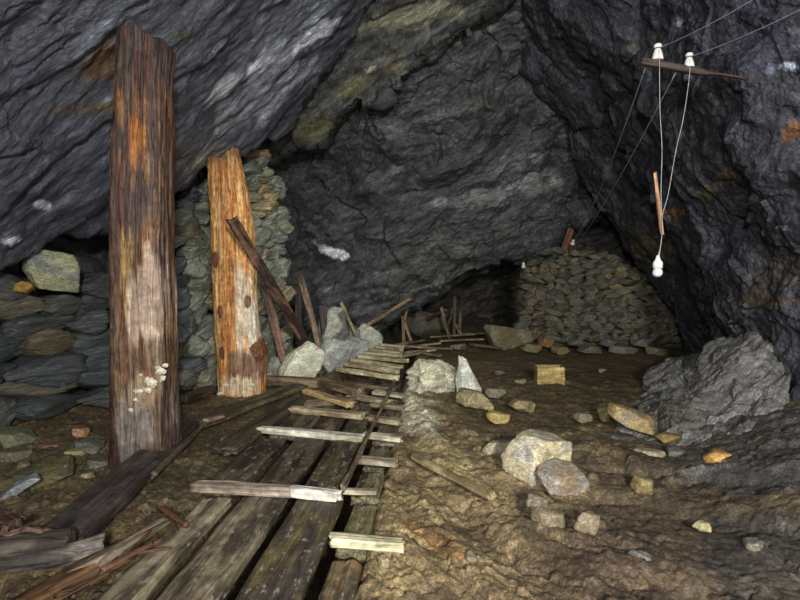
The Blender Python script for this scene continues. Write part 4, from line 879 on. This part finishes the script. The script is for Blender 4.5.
part('side_panel', bw / 2, bd / 2, bh / 2, bd, bh * 1.02, .014, (1, 0, 0), 174, (0, 1, 0))
part('bottom_panel', 0, bd / 2, .02, bw, bd, .014, (0, 0, 1), 175, (1, 0, 0))

# ---- leaning boards and sticks
BR, BR2 = hexc(116, 92, 72), hexc(80, 62, 50)
def lean(x0, y0, Y0, x1, y1, Y1, w_, t_, label, seed, c1=BR, c2=BR2, name='stick', cat='stick', up=(0, -1, .2), group=None, **k):
    return board(name, P(x0, y0, Y0), P(x1, y1, Y1), w_, t_, label, cat, group, seed, c1, c2, up=up, jag=(.02, .03), **k)
lean(314, 356, 6.9, 232, 219, 5.32, .115, .05, 'long dark board leaning against the front of the orange post', 181, hexc(112, 86, 66), hexc(62, 48, 42), 'board', 'board')
lean(284, 362, 6.55, 265, 285, 6.5, .10, .04, 'brown board leaning just right of the orange post', 182, hexc(120, 92, 76), BR2, 'board', 'board')
lean(321, 350, 7.3, 300, 276, 7.6, .09, .04, 'narrow brown board standing at the end of the stacked wall', 183, hexc(134, 112, 92), BR2, 'board', 'board')
lean(299, 345, 7.75, 298, 285, 7.75, .10, .05, 'dark upright board close against the end of the stacked wall', 184, hexc(60, 54, 48), hexc(44, 40, 36), 'board', 'board')
lean(326, 345, 8.05, 322, 305, 8.1, .11, .05, 'short dark board standing left of the upright grey rock', 185, hexc(74, 62, 54), hexc(50, 44, 40), 'board', 'board')
lean(324, 374, 6.95, 305, 350, 7.1, .12, .05, 'dark lower board lying among rocks below the leaning boards', 186, hexc(80, 64, 50), hexc(56, 46, 38), 'board', 'board')
lean(357, 338, 9.0, 341, 302, 9.0, .06, .04, 'thin tan stick leaning over the pale rocks', 187, hexc(168, 148, 112), hexc(130, 110, 84))
lean(362, 329, 9.6, 410, 299, 9.9, .07, .05, 'long slanting tan pole propped before the dark back wall', 188, hexc(150, 126, 92), hexc(116, 96, 70), 'pole', 'pole')
lean(404, 344, 10.2, 403, 316, 10.3, .06, .04, 'short upright stick in the forked bundle at the boardwalk end', 189, hexc(140, 112, 88), BR2)
lean(412, 343, 10.2, 403, 318, 10.3, .06, .04, 'slanting stick forming the right leg of the forked bundle', 190, hexc(146, 118, 90), BR2)
lean(404, 320, 10.25, 411, 297, 10.4, .07, .04, 'upper stick of the forked bundle reaching up to the slanting pole', 191, hexc(146, 118, 90), BR2)
lean(450, 338, 11.3, 441, 307, 11.5, .07, .04, 'light tan stick leaning left in the far group before the opening', 192, hexc(156, 134, 104), BR2)
lean(454, 336, 11.6, 455, 296, 11.7, .07, .04, 'tall dark upright stick in the far group before the opening', 193, hexc(100, 84, 68), BR2)
lean(459, 334, 11.6, 461, 311, 11.7, .08, .04, 'short brown stick, rightmost upright of the far group', 194, hexc(120, 98, 78), BR2)
lean(462, 335, 11.4, 455, 324, 11.5, .05, .04, 'stubby pale stick leaning low in the far group', 195, hexc(150, 128, 100), BR2)
lean(428, 319, 12.0, 446, 310, 11.6, .07, .04, 'thin stick lying across behind the far group', 196, hexc(130, 112, 84), BR2)
lean(448, 326, 11.8, 453, 308, 11.7, .05, .04, 'dim slanting stick between the two tallest of the far group', 197, hexc(96, 80, 64), BR2)
lean(563, 252, 9.9, 571, 229, 9.95, .11, .07, 'reddish-brown stake standing on top of the distant rubble wall', 198, hexc(150, 98, 66), hexc(118, 76, 52), 'stake', 'stake')
random.seed(9)
for i, (a, b, c_, d_2) in enumerate([(392, 349, 440, 343), (398, 353, 436, 350), (404, 346, 452, 349), (430, 337, 478, 334), (440, 341, 484, 339), (462, 334, 485, 333), (415, 352, 440, 356), (400, 357, 425, 351), (470, 344, 505, 349), (396, 345, 425, 340)]):
    board('lath', G(a, b, .06), G(c_, d_2, .08), .07, .035, 'thin lath lying among the debris at the far end of the boardwalk', 'lath', 'laths scattered past the boardwalk', 200 + i, hexc(164, 150, 118), hexc(120, 106, 82))

# ---- insulators, crossarm, wires, lamp
def lathe(name, prof, mat, ns=28):
    n = len(prof); v = np.array([(r * math.cos(a), r * math.sin(a), z) for r, z in prof for a in np.linspace(0, 2 * math.pi, ns, endpoint=False)])
    f = [tuple(reversed(q)) for q in grid_faces(n, ns, True)]; f = [tuple(reversed(q)) for q in f]
    f.append(tuple(range(ns))[::-1]); f.append(tuple(range((n - 1) * ns, n * ns)))
    return mesh_from(name, v, f)
def tube(name, pts, r, mat, parent=None, ns=8):
    pts = np.array(pts, float); t = np.gradient(pts, axis=0); t /= np.linalg.norm(t, axis=1)[:, None]
    up = np.array([0.3, 1, 0.1]) if abs(t[0][2]) > .6 else np.array([0, 0, 1.0]); V = []
    for p, d3 in zip(pts, t):
        a = np.cross(up, d3); a /= np.linalg.norm(a); b = np.cross(d3, a)
        V += [p + r * (math.cos(q) * a + math.sin(q) * b) for q in np.linspace(0, 2 * math.pi, ns, endpoint=False)]
    f = grid_faces(len(pts), ns, True); f.append(tuple(range(ns))[::-1]); f.append(tuple(range((len(pts) - 1) * ns, len(pts) * ns)))
    o = obj(name, mesh_from(name, np.array(V), f), M[mat])
    if parent:
        o.parent = parent; o.matrix_parent_inverse = parent.matrix_basis.inverted()
    return o
def span(p, q, sag, n=30):
    s_ = np.linspace(0, 1, n)[:, None]; r = np.array(p) * (1 - s_) + np.array(q) * s_; r[:, 2] -= (4 * sag * s_ * (1 - s_))[:, 0]; return r
arm_pts = [(641, 62, 4.0), (668, 67, 4.0), (697, 72, 4.02), (737, 80, 4.1)]
v, f, c = sweep(float(np.linalg.norm(P(*arm_pts[3]) - P(*arm_pts[0]))), lambda t: .05 if t < .5 else .05 - .05 * (t - .5), lambda t: .050 - .036 * float(ss(np.array(t), .5, .75)), 90, 48, 220, .003, (.004, .01), 6, lambda t: (0, .004 + .010 * float(ss(np.array(t), .5, .9))), two(hexc(96, 76, 62), hexc(78, 66, 60)))
o = obj('wooden_crosspiece', mesh_from('wooden_crosspiece', v, f, c), M['wood']); frame(o, P(641, 62, 4.0), P(740, 80, 4.0)); tag(o, 'brown wooden arm carrying two white insulators, fixed to the right wall', 'wooden arm')
def insulator(x, ytop, ybase, Y, label):
    e = bpy.data.objects.new('insulator', None); sc.collection.objects.link(e); b = P(x, ybase, Y); e.location = tuple(b)
    tag(e, label, 'insulator', 'white porcelain insulators on the wooden arm')
    hh = (ybase - ytop) / F * Y; k = hh / .11
    prof = [(.0, .0), (.018, .002), (.037, .0), (.038, .006), (.033, .035), (.026, .058), (.022, .068), (.019, .076), (.022, .083), (.027, .088), (.027, .098), (.022, .107), (.010, .111), (.001, .112)]
    bdy = obj('porcelain_bell', lathe('bell', [(r * k, z * k) for r, z in prof], None), M['porcelain'], e)
    tie = obj('wire_tie', lathe('tie', [(.0205 * k, .073 * k), (.024 * k, .075 * k), (.024 * k, .080 * k), (.0205 * k, .082 * k)], None), M['rust'], e); tie['label'] = 'rusty wire tie'
    pin = obj('pin', lathe('pin', [(.008, -.035), (.009, -.01), (.009, .004), (.006, .01)], None), M['rust'], e); pin['label'] = 'rusty iron pin'
    return b + np.array([0, 0, .078 * k])
i1 = insulator(657.5, 44.5, 60, 4.0, 'white bell-shaped insulator at the left end of the wooden arm')
i2 = insulator(689, 53.5, 67.5, 4.0, 'white bell-shaped insulator at the middle of the wooden arm')
def wire(name, pts, label, mat='wire', r=.0026, cat='wire'):
    o = tube(name, pts, r, mat); tag(o, label, cat); return o
fr = np.array([0, -.026, 0])
wire('wire', span(i1 + fr * .8 + np.array([.01, 0, 0]), P(775, -14, 2.9), .02), 'thin wire running up right from the left insulator')
wire('wire', span(i2 + fr * .8 + np.array([.01, 0, 0]), P(835, -8, 2.8), .02), 'thin wire running up right from the middle insulator')
far1, far2 = P(574, 242, 9.6), P(578, 243, 9.6)
wire('wire', span(P(646, 66, 4.03), P(600, 190, 7.2), .03)[:-1].tolist() + span(P(600, 190, 7.2), far1, .02).tolist(), 'thin wire from the arm left end down to the rubble wall top', r=.0036)
wire('wire', span(P(676, 72, 4.03), P(606, 200, 7.2), .03)[:-1].tolist() + span(P(606, 200, 7.2), far2, .02).tolist(), 'thin wire from under the middle insulator down to the rubble wall top', r=.0036)
def smooth(pts, n=40): return catmull(np.array([P(*q) for q in pts]), n, 0)
wire('lamp_cord', smooth([(659, 50, 3.96), (659.5, 70, 3.955), (660, 110, 3.95), (662, 150, 3.95), (661, 190, 3.95), (662, 234, 3.95), (658, 258, 3.95)]), 'pale cord hanging from the left insulator down to the bulb', 'cord', .0021, 'cord')
wire('lamp_cord', smooth([(690, 60, 3.97), (689, 80, 3.96), (683, 120, 3.95), (676, 150, 3.95), (668, 195, 3.94), (662.5, 215, 3.94), (662, 234, 3.94), (659, 258, 3.945)]), 'pale cord hanging from the middle insulator, joining the other at the stick', 'cord', .0021, 'cord')
board('stick', P(662, 235, 3.97), P(655, 173, 3.97), .024, .02, 'short tan stick hanging along the lamp cords', 'stick', None, 230, hexc(200, 160, 120), hexc(160, 118, 84), up=(0, -1, 0), power=4, rough=.002)
e = bpy.data.objects.new('hanging_bulb', None); sc.collection.objects.link(e); e.location = tuple(P(657.5, 277, 3.95)); e.scale = (1.15, 1.15, 1.12); tag(e, 'round white light bulb in a porcelain socket hanging from the cords', 'light bulb')
obj('bulb', lathe('bulb', [(.001, .0), (.012, .002), (.022, .008), (.029, .018), (.031, .030), (.029, .042), (.022, .054), (.017, .060), (.016, .066)], None), M['bulb'], e)
obj('socket', lathe('socket', [(.020, .055), (.030, .058), (.030, .095), (.026, .102), (.018, .112), (.012, .130), (.008, .142), (.004, .145)], None), M['porcelain'], e)
# small far insulators
def small_ins(x, y, Y, label, tilt=0.0, s_=1.0):
    e = bpy.data.objects.new('insulator', None); sc.collection.objects.link(e); e.location = tuple(P(x, y, Y)); e.rotation_euler = (0, tilt, 0); tag(e, label, 'insulator')
    obj('porcelain_bell', lathe('bell', [(.0, .0), (.042 * s_, .0), (.034 * s_, .05 * s_), (.024 * s_, .07 * s_), (.030 * s_, .085 * s_), (.022 * s_, .10 * s_), (.001, .105 * s_)], None), M['porcelain'], e)
    pn_ = obj('pin', lathe('pin', [(.008, -.14), (.009, .0), (.006, .004)], None), M['rust'], e); pn_['label'] = 'rusty iron pin'
small_ins(572, 245, 9.8, 'tiny white insulator right of the stake on the rubble wall', .3, 1.0)
small_ins(523.5, 268, 9.85, 'tiny white insulator at the upper left corner of the rubble wall', 0, 1.0)
